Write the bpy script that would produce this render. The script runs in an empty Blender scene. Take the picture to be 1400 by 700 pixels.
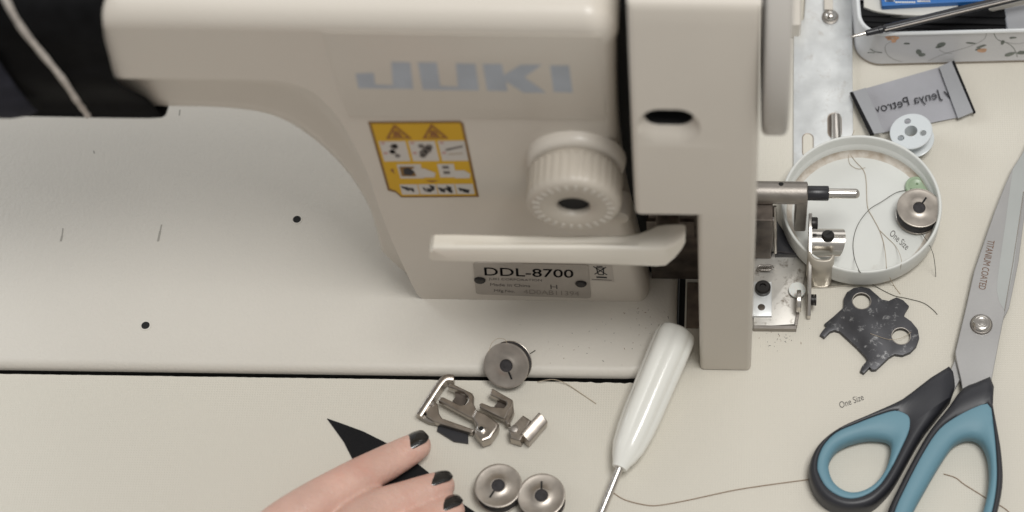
import bpy, bmesh, math, random
from mathutils import Vector, Matrix
random.seed(7)
PI = math.pi
S = 0.01                      # everything below is in millimetres; 1 Blender unit = 100 mm
scn = bpy.context.scene
COL = scn.collection

# ------------------------------------------------------------------ camera
FPX, TH, RO, PPX, PPY = 2800.0, math.radians(60.5), math.radians(0.8), 1000.0, 350.0
DIST = FPX / 2.93
FW = Vector((0, math.cos(TH), -math.sin(TH)))
_u0 = Vector((0, math.sin(TH), math.cos(TH)))
RT = Vector((1, 0, 0)) * math.cos(RO) + _u0 * math.sin(RO)
UP = _u0 * math.cos(RO) - Vector((1, 0, 0)) * math.sin(RO)
CAM = -DIST * FW
def _ray(x, y): return FW + RT * ((x - PPX) / FPX) - UP * ((y - PPY) / FPX)
def at(x, y, z=0.0):          # point of the photo measured on the level plane z
    d = _ray(x, y); return CAM + d * ((z - CAM.z) / d.z)
def on(x, y, Y):              # point of the photo measured on an upright plane facing front
    d = _ray(x, y); return CAM + d * ((Y - CAM.y) / d.y)

cd = bpy.data.cameras.new('camera'); cam = bpy.data.objects.new('camera', cd); COL.objects.link(cam)
m = Matrix((RT, UP, -FW)).transposed().to_4x4(); m.translation = CAM * S
cam.matrix_world = m
cd.sensor_width = 36; cd.lens = 36 * FPX / 1400
cd.shift_x = -(PPX - 700) / 1400; cd.shift_y = 0
cd.clip_start = 0.05; cd.clip_end = 200
cd.dof.use_dof = True
cd.dof.focus_distance = (at(1180, 400, 5) - CAM).dot(FW) * S
cd.dof.aperture_fstop = 0.62
scn.camera = cam

# ------------------------------------------------------------------ materials
def lin(c):
    return tuple((v / 255 / 12.92) if v <= 10 else (((v / 255) + .055) / 1.055) ** 2.4 for v in c)
def mat(name, rgb, rough=.5, metal=0., var=.06, vscale=2.0, bump=0., bscale=30., coat=0., spec=.5, trans=0., dirt=None, dscale=6., dlo=.62, dhi=.75, sss=0.):
    """rgb is linear albedo; a noise varies it a little, a second can add specks of dirt."""
    M = bpy.data.materials.new(name); M.use_nodes = True
    N, L = M.node_tree.nodes, M.node_tree.links
    b = N['Principled BSDF']
    tc = N.new('ShaderNodeTexCoord')
    n = N.new('ShaderNodeTexNoise'); n.inputs['Scale'].default_value = vscale; n.inputs['Detail'].default_value = 6
    L.new(tc.outputs['Object'], n.inputs['Vector'])
    r = N.new('ShaderNodeValToRGB')
    r.color_ramp.elements[0].position = .3; r.color_ramp.elements[1].position = .7
    r.color_ramp.elements[0].color = tuple(c * (1 - var) for c in rgb) + (1,)
    r.color_ramp.elements[1].color = tuple(min(1, c * (1 + var)) for c in rgb) + (1,)
    L.new(n.outputs['Fac'], r.inputs['Fac'])
    out = r.outputs['Color']
    if dirt:
        n2 = N.new('ShaderNodeTexNoise'); n2.inputs['Scale'].default_value = dscale; n2.inputs['Detail'].default_value = 8; n2.inputs['Roughness'].default_value = .7
        L.new(tc.outputs['Object'], n2.inputs['Vector'])
        r2 = N.new('ShaderNodeValToRGB'); r2.color_ramp.elements[0].position = dlo; r2.color_ramp.elements[1].position = dhi
        L.new(n2.outputs['Fac'], r2.inputs['Fac'])
        mx = N.new('ShaderNodeMix'); mx.data_type = 'RGBA'
        L.new(r2.outputs['Color'], mx.inputs[0]); L.new(out, mx.inputs[6]); mx.inputs[7].default_value = tuple(dirt) + (1,)
        out = mx.outputs[2]
    L.new(out, b.inputs['Base Color'])
    rr = N.new('ShaderNodeMapRange'); rr.inputs[3].default_value = max(.02, rough - .08); rr.inputs[4].default_value = min(1, rough + .08)
    L.new(n.outputs['Fac'], rr.inputs[0]); L.new(rr.outputs[0], b.inputs['Roughness'])
    b.inputs['Metallic'].default_value = metal
    b.inputs['Specular IOR Level'].default_value = spec
    b.inputs['Coat Weight'].default_value = coat
    b.inputs['Coat Roughness'].default_value = .15
    if trans: b.inputs['Transmission Weight'].default_value = trans
    if sss:
        b.inputs['Subsurface Weight'].default_value = sss; b.inputs['Subsurface Scale'].default_value = .02
        b.inputs['Subsurface Radius'].default_value = (1, .5, .3)
    if bump:
        nb = N.new('ShaderNodeTexNoise'); nb.inputs['Scale'].default_value = bscale; nb.inputs['Detail'].default_value = 3
        L.new(tc.outputs['Object'], nb.inputs['Vector'])
        bp = N.new('ShaderNodeBump'); bp.inputs['Strength'].default_value = bump; bp.inputs['Distance'].default_value = .01
        L.new(nb.outputs['Fac'], bp.inputs['Height']); L.new(bp.outputs['Normal'], b.inputs['Normal'])
    return M

M = {}
M['paint'] = mat('cream_paint', (.625, .58, .515), .42, var=.02, vscale=.8, bump=.10, bscale=55, coat=.15)
M['bedpaint'] = mat('cream_paint_textured', (.655, .622, .56), .45, var=.03, vscale=.7, bump=.15, bscale=60, dirt=(.28, .24, .19), dscale=45, dlo=.735, dhi=.80)
M['coverpaint'] = mat('cover_plastic', (.60, .555, .49), .42, var=.02, bump=.06, bscale=80)
M['wheelpaint'] = mat('handwheel_paint', (.50, .475, .44), .4, var=.02)
M['plastic'] = mat('ivory_plastic', (.74, .70, .62), .32, var=.02, coat=.2)
M['dial'] = mat('dial_plastic', (.50, .455, .39), .42, var=.03)
M['dialmark'] = mat('dial_mark', (.58, .545, .49), .5)
M['logo'] = mat('faded_blue_print', lin((168, 175, 184)), .5, var=.07, vscale=9)
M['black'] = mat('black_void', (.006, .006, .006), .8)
M['blackplastic'] = mat('black_plastic', (.022, .022, .026), .35, var=.2)
M['screwblack'] = mat('black_oxide', (.03, .028, .027), .4, metal=.6, var=.3, vscale=20)
M['steel'] = mat('brushed_steel', (.62, .59, .55), .30, metal=1, var=.12, vscale=12, bump=.05, bscale=90)
M['satin'] = mat('satin_steel', (.33, .305, .28), .48, metal=1, var=.15, vscale=10, bump=.08, bscale=80)
M['core'] = mat('bobbin_core', (.22, .19, .16), .5, metal=.3)
M['foot'] = mat('foot_steel', (.40, .36, .32), .30, metal=1, var=.2, vscale=14, dirt=(.16, .12, .09), dscale=12)
M['bob'] = mat('worn_steel', (.50, .455, .405), .36, metal=1, var=.16, vscale=14, dirt=(.33, .25, .18), dscale=9)
M['bracket'] = mat('dull_nickel', (.52, .48, .41), .45, metal=.55, var=.08, vscale=8, dirt=(.2, .17, .13), dscale=14)
M['chrome'] = mat('chrome', (.66, .63, .59), .22, metal=1, var=.06)
M['zinc'] = mat('zinc_plate', (.80, .82, .82), .38, metal=.6, var=.12, vscale=9, dirt=(.50, .46, .41), dscale=16, dlo=.56, dhi=.9)
M['dusty'] = mat('dusty_plate', (.58, .56, .52), .42, metal=.55, var=.12, vscale=9, dirt=(.14, .11, .08), dscale=22, dlo=.55, dhi=.72)
M['grime_and_shade'] = mat('oily_metal_and_shade', (.12, .10, .085), .42, metal=.6, var=.5, vscale=12)  # oily parts, also dark pieces coloured to read as shade
M['scuff'] = mat('grey_scuff', (.36, .34, .30), .6)
M['padshade'] = mat('brown_shade', (.17, .135, .105), .85, var=.35, vscale=14)  # brown standing for the shade on the table inside the notch
M['palebob'] = mat('pale_grey_plastic', (.63, .665, .68), .3, var=.03, coat=.2)
M['key'] = mat('black_tool_steel', (.060, .060, .066), .42, metal=.35, var=.25, vscale=9, dirt=(.42, .42, .42), dscale=30, dlo=.565, dhi=.74)
M['blade'] = mat('grey_titanium', (.42, .415, .41), .45, metal=.65, var=.04, vscale=4, bump=.03, bscale=80)
M['bevel'] = mat('ground_bevel', (.52, .54, .525), .35, metal=.6, var=.03)
M['copper'] = mat('copper_print', lin((112, 82, 62)), .5)
M['blue'] = mat('soft_blue_grip', (.145, .285, .355), .55, var=.05)
M['navy'] = mat('charcoal_grip', (.026, .027, .033), .42, var=.15)
M['white'] = mat('white_plastic', (.76, .77, .74), .28, var=.03, vscale=3, coat=.2, sss=.15)
M['handle'] = mat('glossy_white_handle', (.85, .85, .80), .18, var=.02, coat=.5)
M['trayw'] = mat('tray_white', (.70, .71, .68), .42, var=.04, vscale=3, dirt=(.48, .44, .38), dscale=5, dlo=.62, dhi=.85)
M['traydirt'] = mat('tray_grime', (.62, .58, .52), .6, var=.05, dirt=(.36, .28, .20), dscale=9, dlo=.42, dhi=.68)
M['green'] = mat('pale_green_button', (.34, .44, .30), .35, var=.05)
M['greendk'] = mat('button_hole', (.16, .23, .13), .6)
M['threaddark'] = mat('wound_dark_thread', (.035, .032, .034), .8, var=.4, vscale=60)
M['hair'] = mat('beige_thread', (.42, .35, .26), .8)
M['hairdk'] = mat('dark_thread', (.10, .095, .08), .8)
M['hairbr'] = mat('brown_thread', (.24, .15, .09), .8)
M['cord'] = mat('cord_cotton', (.50, .46, .42), .9, var=.2, vscale=30)
M['cloth'] = mat('black_cloth', (.0045, .0045, .005), .95, var=.5, vscale=12, bump=.3, bscale=70, spec=.15)
M['clothdk'] = mat('navy_cloth', (.030, .031, .042), .95, var=.3, vscale=9, bump=.3, bscale=70, spec=.1)
M['fabric'] = mat('black_fabric', (.012, .012, .013), .9, var=.3, bump=.3, bscale=90, spec=.2)
M['satinlabel'] = mat('grey_satin', (.36, .36, .385), .42, var=.05, vscale=8, bump=.08, bscale=110)
M['satinfold'] = mat('grey_satin_fold', (.33, .335, .35), .42, var=.05, bump=.08, bscale=110)
M['ink'] = mat('black_ink', (.02, .02, .024), .7)
M['inkgrey'] = mat('grey_ink', (.10, .092, .084), .7)
M['tin'] = mat('tin_lilac_white', (.60, .60, .61), .30, var=.07, vscale=1.5, coat=.4)
M['tinrim'] = mat('tin_rim', (.78, .80, .81), .25, coat=.3)
M['tinbase'] = mat('tin_base_edge', (.34, .29, .24), .4, metal=.4)
M['leaf'] = mat('print_leaf', (.16, .18, .16), .5, var=.3, vscale=40)
M['vine'] = mat('print_vine', (.33, .33, .32), .5)
M['orange'] = mat('print_orange', (.62, .36, .22), .5, var=.2, vscale=30)
M['bluebox'] = mat('blue_card', (.022, .135, .40), .45, var=.06)
M['paper'] = mat('paper', (.66, .65, .60), .7)
M['yellow'] = mat('sticker_yellow', (.62, .36, .008), .65, var=.04)
M['ydark'] = mat('sticker_edge', (.20, .10, .015), .5)
M['swhite'] = mat('sticker_white', (.56, .53, .49), .5, var=.05)
M['sbrown'] = mat('sticker_brown', (.24, .09, .012), .5)
M['sgrey'] = mat('sticker_grey', (.13, .115, .105), .5, var=.3, vscale=50)
M['sred'] = mat('sticker_red', (.48, .24, .22), .5)
M['plate'] = mat('name_plate', (.40, .365, .325), .45, metal=.2, var=.06, vscale=12)
M['weee'] = mat('recycling_sticker', (.50, .46, .41), .5)
M['skin'] = mat('skin', (.70, .455, .375), .42, var=.09, vscale=5, bump=.35, bscale=45, sss=.2, dirt=(.66, .32, .25), dscale=4, dlo=.45, dhi=.85)
M['nail'] = mat('black_nail_polish', (.008, .008, .009), .08, coat=1)
M['sleeve'] = mat('grey_knit', (.18, .17, .17), .9, bump=.4, bscale=40)

def skin_relief():
    N, L = M['skin'].node_tree.nodes, M['skin'].node_tree.links
    b = N['Principled BSDF']; old = b.inputs['Normal'].links[0].from_socket
    tc = N.new('ShaderNodeTexCoord'); v = N.new('ShaderNodeTexVoronoi'); v.inputs['Scale'].default_value = 75; v.feature = 'DISTANCE_TO_EDGE'
    L.new(tc.outputs['Object'], v.inputs['Vector'])
    bp = N.new('ShaderNodeBump'); bp.inputs['Strength'].default_value = .35; bp.inputs['Distance'].default_value = .004
    L.new(v.outputs['Distance'], bp.inputs['Height']); L.new(old, bp.inputs['Normal']); L.new(bp.outputs['Normal'], b.inputs['Normal'])
skin_relief()
def table_material():
    Mt = mat('table_laminate', (.645, .612, .535), .48, var=.025, vscale=.5, dirt=(.42, .37, .30), dscale=28, dlo=.70, dhi=.78)
    N, L = Mt.node_tree.nodes, Mt.node_tree.links
    b = N['Principled BSDF']
    tc = N.new('ShaderNodeTexCoord')
    sep = N.new('ShaderNodeSeparateXYZ'); L.new(tc.outputs['Object'], sep.inputs[0])
    def wave(o):
        a = N.new('ShaderNodeMath'); a.operation = 'MULTIPLY'; L.new(o, a.inputs[0]); a.inputs[1].default_value = 2 * PI / .0115
        s = N.new('ShaderNodeMath'); s.operation = 'SINE'; L.new(a.outputs[0], s.inputs[0]); return s.outputs[0]
    p = N.new('ShaderNodeMath'); p.operation = 'MAXIMUM'
    L.new(wave(sep.outputs[0]), p.inputs[0]); L.new(wave(sep.outputs[1]), p.inputs[1])
    bp = N.new('ShaderNodeBump'); bp.inputs['Strength'].default_value = .30; bp.inputs['Distance'].default_value = .0012
    L.new(p.outputs[0], bp.inputs['Height']); L.new(bp.outputs['Normal'], b.inputs['Normal'])
    return Mt
M['table'] = table_material()

# ------------------------------------------------------------------ mesh helpers
class MB:
    def __init__(s): s.v = []; s.f = []; s.m = []; s.mats = []
    def slot(s, mt):
        if mt not in s.mats: s.mats.append(mt)
        return s.mats.index(mt)
    def add(s, vs, fs, mt):
        o = len(s.v); k = s.slot(mt)
        s.v += [Vector(v) for v in vs]
        for f in fs: s.f.append([i + o for i in f]); s.m.append(k)
    def loft(s, rings, mt, cap0=True, cap1=True, closed=True):
        n = len(rings[0]); vs = [p for r in rings for p in r]; fs = []
        for i in range(len(rings) - 1):
            for j in range(n if closed else n - 1):
                a, b = i * n + j, i * n + (j + 1) % n
                fs.append([a, b, b + n, a + n])
        if cap0: fs.append(list(range(n))[::-1])
        if cap1: fs.append([(len(rings) - 1) * n + j for j in range(n)])
        s.add(vs, fs, mt)
    def box(s, a, b, mt):
        x0, y0, z0 = a; x1, y1, z1 = b
        s.loft([[(x0, y0, z0), (x1, y0, z0), (x1, y1, z0), (x0, y1, z0)], [(x0, y0, z1), (x1, y0, z1), (x1, y1, z1), (x0, y1, z1)]], mt)
    def prism(s, poly, z0, z1, mt, edge=0.):
        """level outline of (x, y) raised from z0 to z1, with an optional softened top edge"""
        P = [Vector((p[0], p[1], 0)) for p in poly]
        if edge:
            s.loft([[p + Vector((0, 0, z0)) for p in P], [p + Vector((0, 0, z1 - edge)) for p in P],
                    [p + Vector((0, 0, z1 - edge * .3)) for p in inset(P, edge * .3)], [p + Vector((0, 0, z1)) for p in inset(P, edge)]], mt)
        else:
            s.loft([[p + Vector((0, 0, z0)) for p in P], [p + Vector((0, 0, z1)) for p in P]], mt)
    def face(s, pts, mt): s.add(pts, [list(range(len(pts)))], mt)
    def lathe(s, prof, o, axis, mt, seg=48, cap0=True, cap1=True, rmod=None):
        """profile of (radius, height) turned round an axis"""
        o = Vector(o); w = Vector(axis).normalized(); u = w.orthogonal().normalized(); v = w.cross(u)
        rings = []
        for r, h in prof:
            rings.append([o + w * h + (u * math.cos(2 * PI * j / seg) + v * math.sin(2 * PI * j / seg)) * (r if rmod is None else rmod(r, j, h)) for j in range(seg)])
        s.loft(rings, mt, cap0, cap1)
    def tube(s, pts, r, mt, seg=10, cap=True):
        P = [Vector(p) for p in pts]; n = len(P)
        R = r if isinstance(r, (list, tuple)) else [r] * n
        rings = []; u = None
        for i in range(n):
            t = (P[min(i + 1, n - 1)] - P[max(i - 1, 0)]).normalized()
            if u is None: u = t.orthogonal().normalized()
            u = (u - t * u.dot(t)).normalized(); v = t.cross(u)
            rings.append([P[i] + (u * math.cos(2 * PI * j / seg) + v * math.sin(2 * PI * j / seg)) * R[i] for j in range(seg)])
        s.loft(rings, mt, cap, cap)
    def text(s, string, o, eu, ev, mt):
        """flat lettering that fills the box o, eu (width), ev (height)"""
        vs, fs = glyphs(string); o = Vector(o); eu = Vector(eu); ev = Vector(ev)
        s.add([o + eu * a + ev * b for a, b in vs], fs, mt)
    def build(s, name, parent=None, bevel=0., bseg=3, wn=False, sub=0, smooth=40., solid=0.):
        o = parent_origin(parent)
        me = bpy.data.meshes.new(name)
        me.from_pydata([((v - o) * S) for v in s.v], [], s.f)
        for mt in s.mats: me.materials.append(mt)
        me.polygons.foreach_set('material_index', s.m)
        bm = bmesh.new(); bm.from_mesh(me)
        bmesh.ops.recalc_face_normals(bm, faces=bm.faces); bm.to_mesh(me); bm.free()
        me.shade_smooth()
        me.set_sharp_from_angle(angle=math.radians(smooth))
        ob = bpy.data.objects.new(name, me); COL.objects.link(ob)
        if parent: ob.parent = parent
        if solid:
            d = ob.modifiers.new('solid', 'SOLIDIFY'); d.thickness = solid * S; d.offset = 0
        if bevel:
            d = ob.modifiers.new('bevel', 'BEVEL'); d.width = bevel * S; d.segments = bseg; d.limit_method = 'ANGLE'; d.angle_limit = math.radians(35)
            d.harden_normals = True
        if sub:
            d = ob.modifiers.new('sub', 'SUBSURF'); d.levels = sub; d.render_levels = sub
        if wn:
            d = ob.modifiers.new('wn', 'WEIGHTED_NORMAL'); d.keep_sharp = True
        return ob
def parent_origin(p):
    o = Vector((0, 0, 0))
    while p is not None: o += Vector(p.location) / S; p = p.parent
    return o
def inset(P, d):
    n = len(P); out = []
    area = sum(P[i].x * P[(i + 1) % n].y - P[(i + 1) % n].x * P[i].y for i in range(n))
    sg = 1 if area > 0 else -1
    for i in range(n):
        a = (P[i] - P[i - 1]).normalized(); b = (P[(i + 1) % n] - P[i]).normalized()
        na = Vector((-a.y, a.x, 0)) * sg; nb = Vector((-b.y, b.x, 0)) * sg
        q = na + nb
        k = max(.35, 1 + na.dot(nb))
        out.append(P[i] + q * (d / k))
    return out
_G = {}
def glyphs(t):
    if t in _G: return _G[t]
    c = bpy.data.curves.new('t', 'FONT'); c.body = t; c.resolution_u = 4
    o = bpy.data.objects.new('t', c); COL.objects.link(o)
    me = bpy.data.meshes.new_from_object(o.evaluated_get(bpy.context.evaluated_depsgraph_get()))
    vs = [(v.co.x, v.co.y) for v in me.vertices]; fs = [list(p.vertices) for p in me.polygons]
    bpy.data.objects.remove(o); bpy.data.curves.remove(c); bpy.data.meshes.remove(me)
    x0, x1 = min(v[0] for v in vs), max(v[0] for v in vs); y0, y1 = min(v[1] for v in vs), max(v[1] for v in vs)
    _G[t] = ([((v[0] - x0) / (x1 - x0), (v[1] - y0) / (y1 - y0)) for v in vs], fs)
    return _G[t]
def crom(P, k=6, closed=False):
    P = [Vector(p) for p in P]; n = len(P); out = []
    for i in range(n if closed else n - 1):
        g = (lambda j: P[j % n]) if closed else (lambda j: P[min(max(j, 0), n - 1)])
        a, b, c, d = g(i - 1), g(i), g(i + 1), g(i + 2)
        for q in range(k):
            t = q / k
            out.append(.5 * ((2 * b) + (c - a) * t + (2 * a - 5 * b + 4 * c - d) * t * t + (3 * b - a - 3 * c + d) * t ** 3))
    if not closed: out.append(P[-1])
    return out
def resample(P, n):
    P = [Vector(p) for p in P]; P.append(P[0]); L = [0]
    for i in range(len(P) - 1): L.append(L[-1] + (P[i + 1] - P[i]).length)
    out = []; j = 0
    for i in range(n):
        t = L[-1] * i / n
        while L[j + 1] < t: j += 1
        out.append(P[j].lerp(P[j + 1], (t - L[j]) / max(1e-9, L[j + 1] - L[j])))
    return out
def thing(name, label, cat, loc=(0, 0, 0), group=None):
    o = bpy.data.objects.new(name, None); COL.objects.link(o); o.location = Vector(loc) * S
    o.empty_display_size = .1
    return tag(o, label, cat, group)
def tag(o, label, cat, group=None):
    o['label'] = label; o['category'] = cat
    if group: o['group'] = group
    return o
def copy_tree(o, parent=None):
    c = o.copy(); COL.objects.link(c)
    if parent: c.parent = parent
    for ch in list(o.children): copy_tree(ch, c)
    return c
def stadium(cx, cy, w, h, n=10):
    r = h / 2; out = []
    for i in range(n + 1): a = -PI / 2 + PI * i / n; out.append((cx + w / 2 - r + r * math.cos(a), cy + r * math.sin(a)))
    for i in range(n + 1): a = PI / 2 + PI * i / n; out.append((cx - w / 2 + r + r * math.cos(a), cy + r * math.sin(a)))
    return out
def rrect(x0, y0, x1, y1, r, n=6):
    out = []
    for cx, cy, a0 in ((x1 - r, y0 + r, -PI / 2), (x1 - r, y1 - r, 0), (x0 + r, y1 - r, PI / 2), (x0 + r, y0 + r, PI)):
        for i in range(n + 1): a = a0 + PI / 2 * i / n; out.append((cx + r * math.cos(a), cy + r * math.sin(a)))
    return out

# ------------------------------------------------------------------ the table
ZB = 3.0                                         # top of the machine bed
gl, gr = at(0, 511), at(845, 523)
yg = (gl.y + gr.y) / 2                           # front side of the slot the machine drops into
xr = at(937, 400).x                              # right side of the slot
cut = [(xr, 260), (xr, yg + 22)] + [(xr - 20 + 20 * math.cos(-a), yg + 20 + 22 * math.sin(-a)) for a in [i * PI / 2 / 8 for i in range(1, 8)]] + [(xr - 24, yg), (-900, yg)]
rj = random.Random(3)
cut = cut[:-1] + [(xr - 24 - 2.2 * i, yg + rj.uniform(-.9, .35) * max(.12, 1 - i / 14)) for i in range(1, 130)] + [(-900, yg)]
b = MB(); b.prism([(-900, -420), (460, -420), (460, 520), (xr, 520)] + cut, -22, 0, M['table'])
t = b.build('table', smooth=18); t['kind'] = 'structure'
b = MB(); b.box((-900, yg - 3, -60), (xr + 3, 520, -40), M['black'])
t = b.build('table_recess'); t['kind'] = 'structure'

# ------------------------------------------------------------------ the sewing machine
sm = thing('sewing_machine', 'large cream industrial sewing machine with blue lettering and yellow warning sticker', 'sewing machine', (-90, 20, 0))
# bed: one rounded slab
yb = at(0, 505, 0).y + .4
xb = at(926, 400, ZB).x
outl = [Vector((p[0], p[1], 0)) for p in rrect(-760, yb, xb, yb + 182, 22, 8)]
b = MB(); rings = [[p + Vector((0, 0, -30)) for p in outl]]
for i in range(7):
    a = PI / 2 * i / 6; r = 4.2
    rings.append([p + Vector((0, 0, ZB - r + r * math.sin(a))) for p in inset(outl, r * (1 - math.cos(a)) + 1e-4)])
b.loft([rings[0], [p + Vector((0, 0, -1.6)) for p in outl]], M['black'], True, False)  # lower wall coloured black for the deep, oily shadow in the gap
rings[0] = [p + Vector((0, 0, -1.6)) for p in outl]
b.loft(rings, M['bedpaint'], False, True); b.build('bed', sm, wn=True)
for px, py, r in ((406, 300, 1.9), (199, 445, 1.9)):
    c = at(px, py, ZB)
    b = MB(); b.lathe([(r + .7, 0), (r + .55, .18), (r, .12)], c, (0, 0, 1), M['bedpaint'], 24, True, False)
    b.lathe([(r, .12), (r * .9, .1), (.01, .08)], c, (0, 0, 1), M['black'], 24, False, True); b.build('oil_hole', sm)
for pts in (((86, 312), (85, 322), (83, 330)), ((221, 307), (219, 316), (216, 330)), ((246, 150), (245, 158)), ((121, 150), (119, 162)), ((128, 206), (129, 210))):
    q = [at(x, y, ZB + .03) for x, y in pts]; b = MB()
    for i in range(len(q) - 1):
        w = Vector((.35 + .15 * i, 0, 0)); b.face([q[i] - w, q[i] + w, q[i + 1] + w, q[i + 1] - w], M['scuff'])
    b.build('scuff_mark', sm)

# arm and column: one casting, its front outline measured on the front plane
YF = at(740, 411, ZB).y
front = []
op = [(580, 411), (568, 398), (541, 341), (526, 305), (502, 238), (484, 200), (466, 168), (445, 142), (420, 123), (385, 113), (340, 110.5), (250, 109), (100, 106)]
def arc(P, n):
    L_ = [0]
    for i in range(len(P) - 1): L_.append(L_[-1] + (P[i + 1] - P[i]).length)
    out = []; j = 0
    for i in range(n):
        t = L_[-1] * i / (n - 1)
        while j < len(P) - 2 and L_[j + 1] < t: j += 1
        out.append(P[j].lerp(P[j + 1], (t - L_[j]) / max(1e-9, L_[j + 1] - L_[j])))
    return out
OP = crom([on(x, y, YF) for x, y in op], 5); zl = OP[-1].z
OP[0].z = ZB - .5
YB_ = YF + 14
ob_ = [on(x, y, YB_) for x, y in ((521, 346), (516, 331), (511, 309), (499, 277), (470, 234), (426, 193), (376, 164), (312, 152.5), (213, 149.5), (100, 147))]
OB = crom([Vector((OP[0].x - 11, YB_, ZB - .5))] + ob_, 6)
OP, OB = arc(OP, 64), arc(OB, 64); zo = OB[-1].z
for p, q in zip(OP, OB):
    n_ = Vector((q.x - p.x, 0, q.z - p.z)); front.append((p, n_.normalized(), n_.length, -1))
XL = -470
front.append((Vector((XL, YF, zl)), Vector((0, 0, -1)), zl - zo, -1))
ZT = on(600, 38, YF).z - 3
xt, xbtm = on(842, 60, YF).x - 5.5, on(888, 415, YF).x - 5
front.append((Vector((XL, YF, ZT)), Vector((0, 0, 1)), 9, 9))
for i in range(1, 8): front.append((Vector((XL + (xt - 6 - XL) * i / 8, YF, ZT)), Vector((0, 0, 1)), 9, 9))
for i in range(6):
    a = PI / 2 * i / 5
    front.append((Vector((xt - 6 + 6 * math.sin(a), YF, ZT - 6 + 6 * math.cos(a))), Vector((math.sin(a), 0, math.cos(a))), 9 - 3 * i / 5, 9 - 2 * i / 5))
RE = crom([on(x, y, YF) for x, y in ((841, 52), (841, 100), (842, 160), (847, 230), (856, 290), (873, 355), (887, 411))], 3)
for p in RE[1:-1]: front.append((Vector((p.x - 5.5, YF, p.z)), Vector((1, 0, 0)), 5.5, 7))
front.append((Vector((RE[-1].x - 5.5, YF, ZB - .5)), Vector((1, 0, 0)), 5.5, 7))
b = MB(); rings = []
UNDER = ((0, 0), (.02, .5), (.06, 3.2), (.13, 6.4), (.25, 9.4), (.45, 11.8), (.80, 13.2), (.95, 14.4), (1, 18))
rings.append([Vector((p.x, YF, p.z)) - n * .8 for p, n, r, d in front])
for i in range(9):
    a = PI / 2 * i / 8
    ring = []
    for p, n, r, d in front:
        if d < 0: fo, dy = UNDER[i]; q = p + n * (r * fo); q.y = YF + dy
        else: q = p + n * (r * math.sin(a)); q.y = YF + d * (1 - math.cos(a))
        ring.append(q)
    rings.append(ring)
rings.append([Vector((q.x, YF + 88, q.z)) for q in rings[-1]])
b.loft(rings, M['paint'])
body = b.build('body', sm, wn=True, smooth=60)
# the proud upper panel of the column that carries the lettering
xA, xB, zA = on(455, 100, YF).x, xt - .5, on(650, 161, YF).z
poly = [(xA, ZT - 1), (xA, on(455, 100, YF).z)]
poly = [Vector((x, 0, z)) for x, z in ((xA + .5, ZT - .3), (xA + .5, on(457, 95, YF).z), (on(466, 130, YF).x, on(466, 130, YF).z), (on(477, 158, YF).x, zA), (xB, zA), (xB, ZT - .3))]
def pan(z): return YF - .55 + .35 * max(0, min(1, (z - zA) / (ZT - .3 - zA)))
b = MB(); b.loft([[Vector((p.x, YF + 2, p.z)) for p in poly], [Vector((p.x, YF - .1, p.z)) for p in poly],
                  [Vector((p.x + (.9 if p.x < -100 else -.6), pan(p.z + (.9 if p.z < zA + 2 else 0)), p.z + (.9 if p.z < zA + 2 else 0))) for p in poly]], M['paint'])
b.build('front_panel', sm, smooth=60)
YP = YF - .55
# lettering
def flat(mb, pts, Y, mt):
    out = []
    for x, y in pts:
        p = on(x, y, YP); out.append(Vector((p.x, pan(p.z) - .05, p.z)))
    mb.face(out, mt)
b = MB(); Yl = YP - .12
flat(b, [(486, 101), (511, 100), (513, 116), (537, 117), (535, 85), (561, 86), (565, 122), (490, 121)], Yl, M['logo'])
flat(b, [(571, 86), (597, 86), (602, 118), (626, 119), (623, 87), (650, 88), (655, 124), (578, 123)], Yl, M['logo'])
flat(b, [(660, 88), (686, 88), (689, 103), (712, 89), (741, 89), (717, 106), (747, 127), (716, 127), (692, 112), (694, 125), (666, 124)], Yl, M['logo'])
flat(b, [(752, 90), (778, 90), (783, 127), (757, 126)], Yl, M['logo'])
b.build('lettering', sm)

# yellow warning sticker: u runs along its width, v down its height
A, B, Cc, Dd = [on(*p, YF) for p in ((503, 166), (633, 165), (655, 269), (533, 270))]
def su(u, v, k=0):
    p = A.lerp(B, u).lerp(Dd.lerp(Cc, u), v); return Vector((p.x, YF - .10 - .06 * k, p.z))
b = MB()
def sq(u0, v0, u1, v1, mt, k): b.face([su(u0, v0, k), su(u1, v0, k), su(u1, v1, k), su(u0, v1, k)], mt)
def sp(pts, mt, k): b.face([su(u, v, k) for u, v in pts], mt)
sp([(0, 0), (.97, 0), (1, .03), (1, 1), (.13, 1), (.08, .93), (0, .9)], M['ydark'], 0)
sp([(.03, .025), (.96, .025), (.97, .05), (.97, .975), (.14, .975), (.09, .9), (.03, .87)], M['yellow'], 1)
for u in (.27, .66):
    sp([(u, .03), (u + .15, .215), (u - .13, .215)], M['sbrown'], 2)
    sp([(u, .075), (u + .10, .195), (u - .085, .195)], M['yellow'], 3)
    sp([(u - .02, .10), (u + .03, .12), (u + .06, .19), (u - .05, .185)], M['sbrown'], 4)
for i, u in enumerate((.055, .37, .685)):
    sq(u, .245, u + .285, .505, M['swhite'], 2)
    for k in range(2):
        sq(u + .02, .255 + .13 * k, u + .06, .28 + .13 * k, M['sred'], 3)
    if i < 2:
        for k in range(5):
            cu, cv = u + .11 + .12 * random.random(), .29 + .17 * random.random(); r = .03 + .025 * random.random()
            sp([(cu + r * math.cos(a), cv + .8 * r * math.sin(a)) for a in (0, 1, 2.1, 3.2, 4.2, 5.2)], M['sgrey'], 3)
    else:
        sp([(u + .06, .35), (u + .25, .305), (u + .26, .325), (u + .07, .375)], M['sgrey'], 3)
        sp([(u + .08, .41), (u + .24, .40), (u + .24, .415), (u + .08, .425)], M['hair'], 3)
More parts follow.
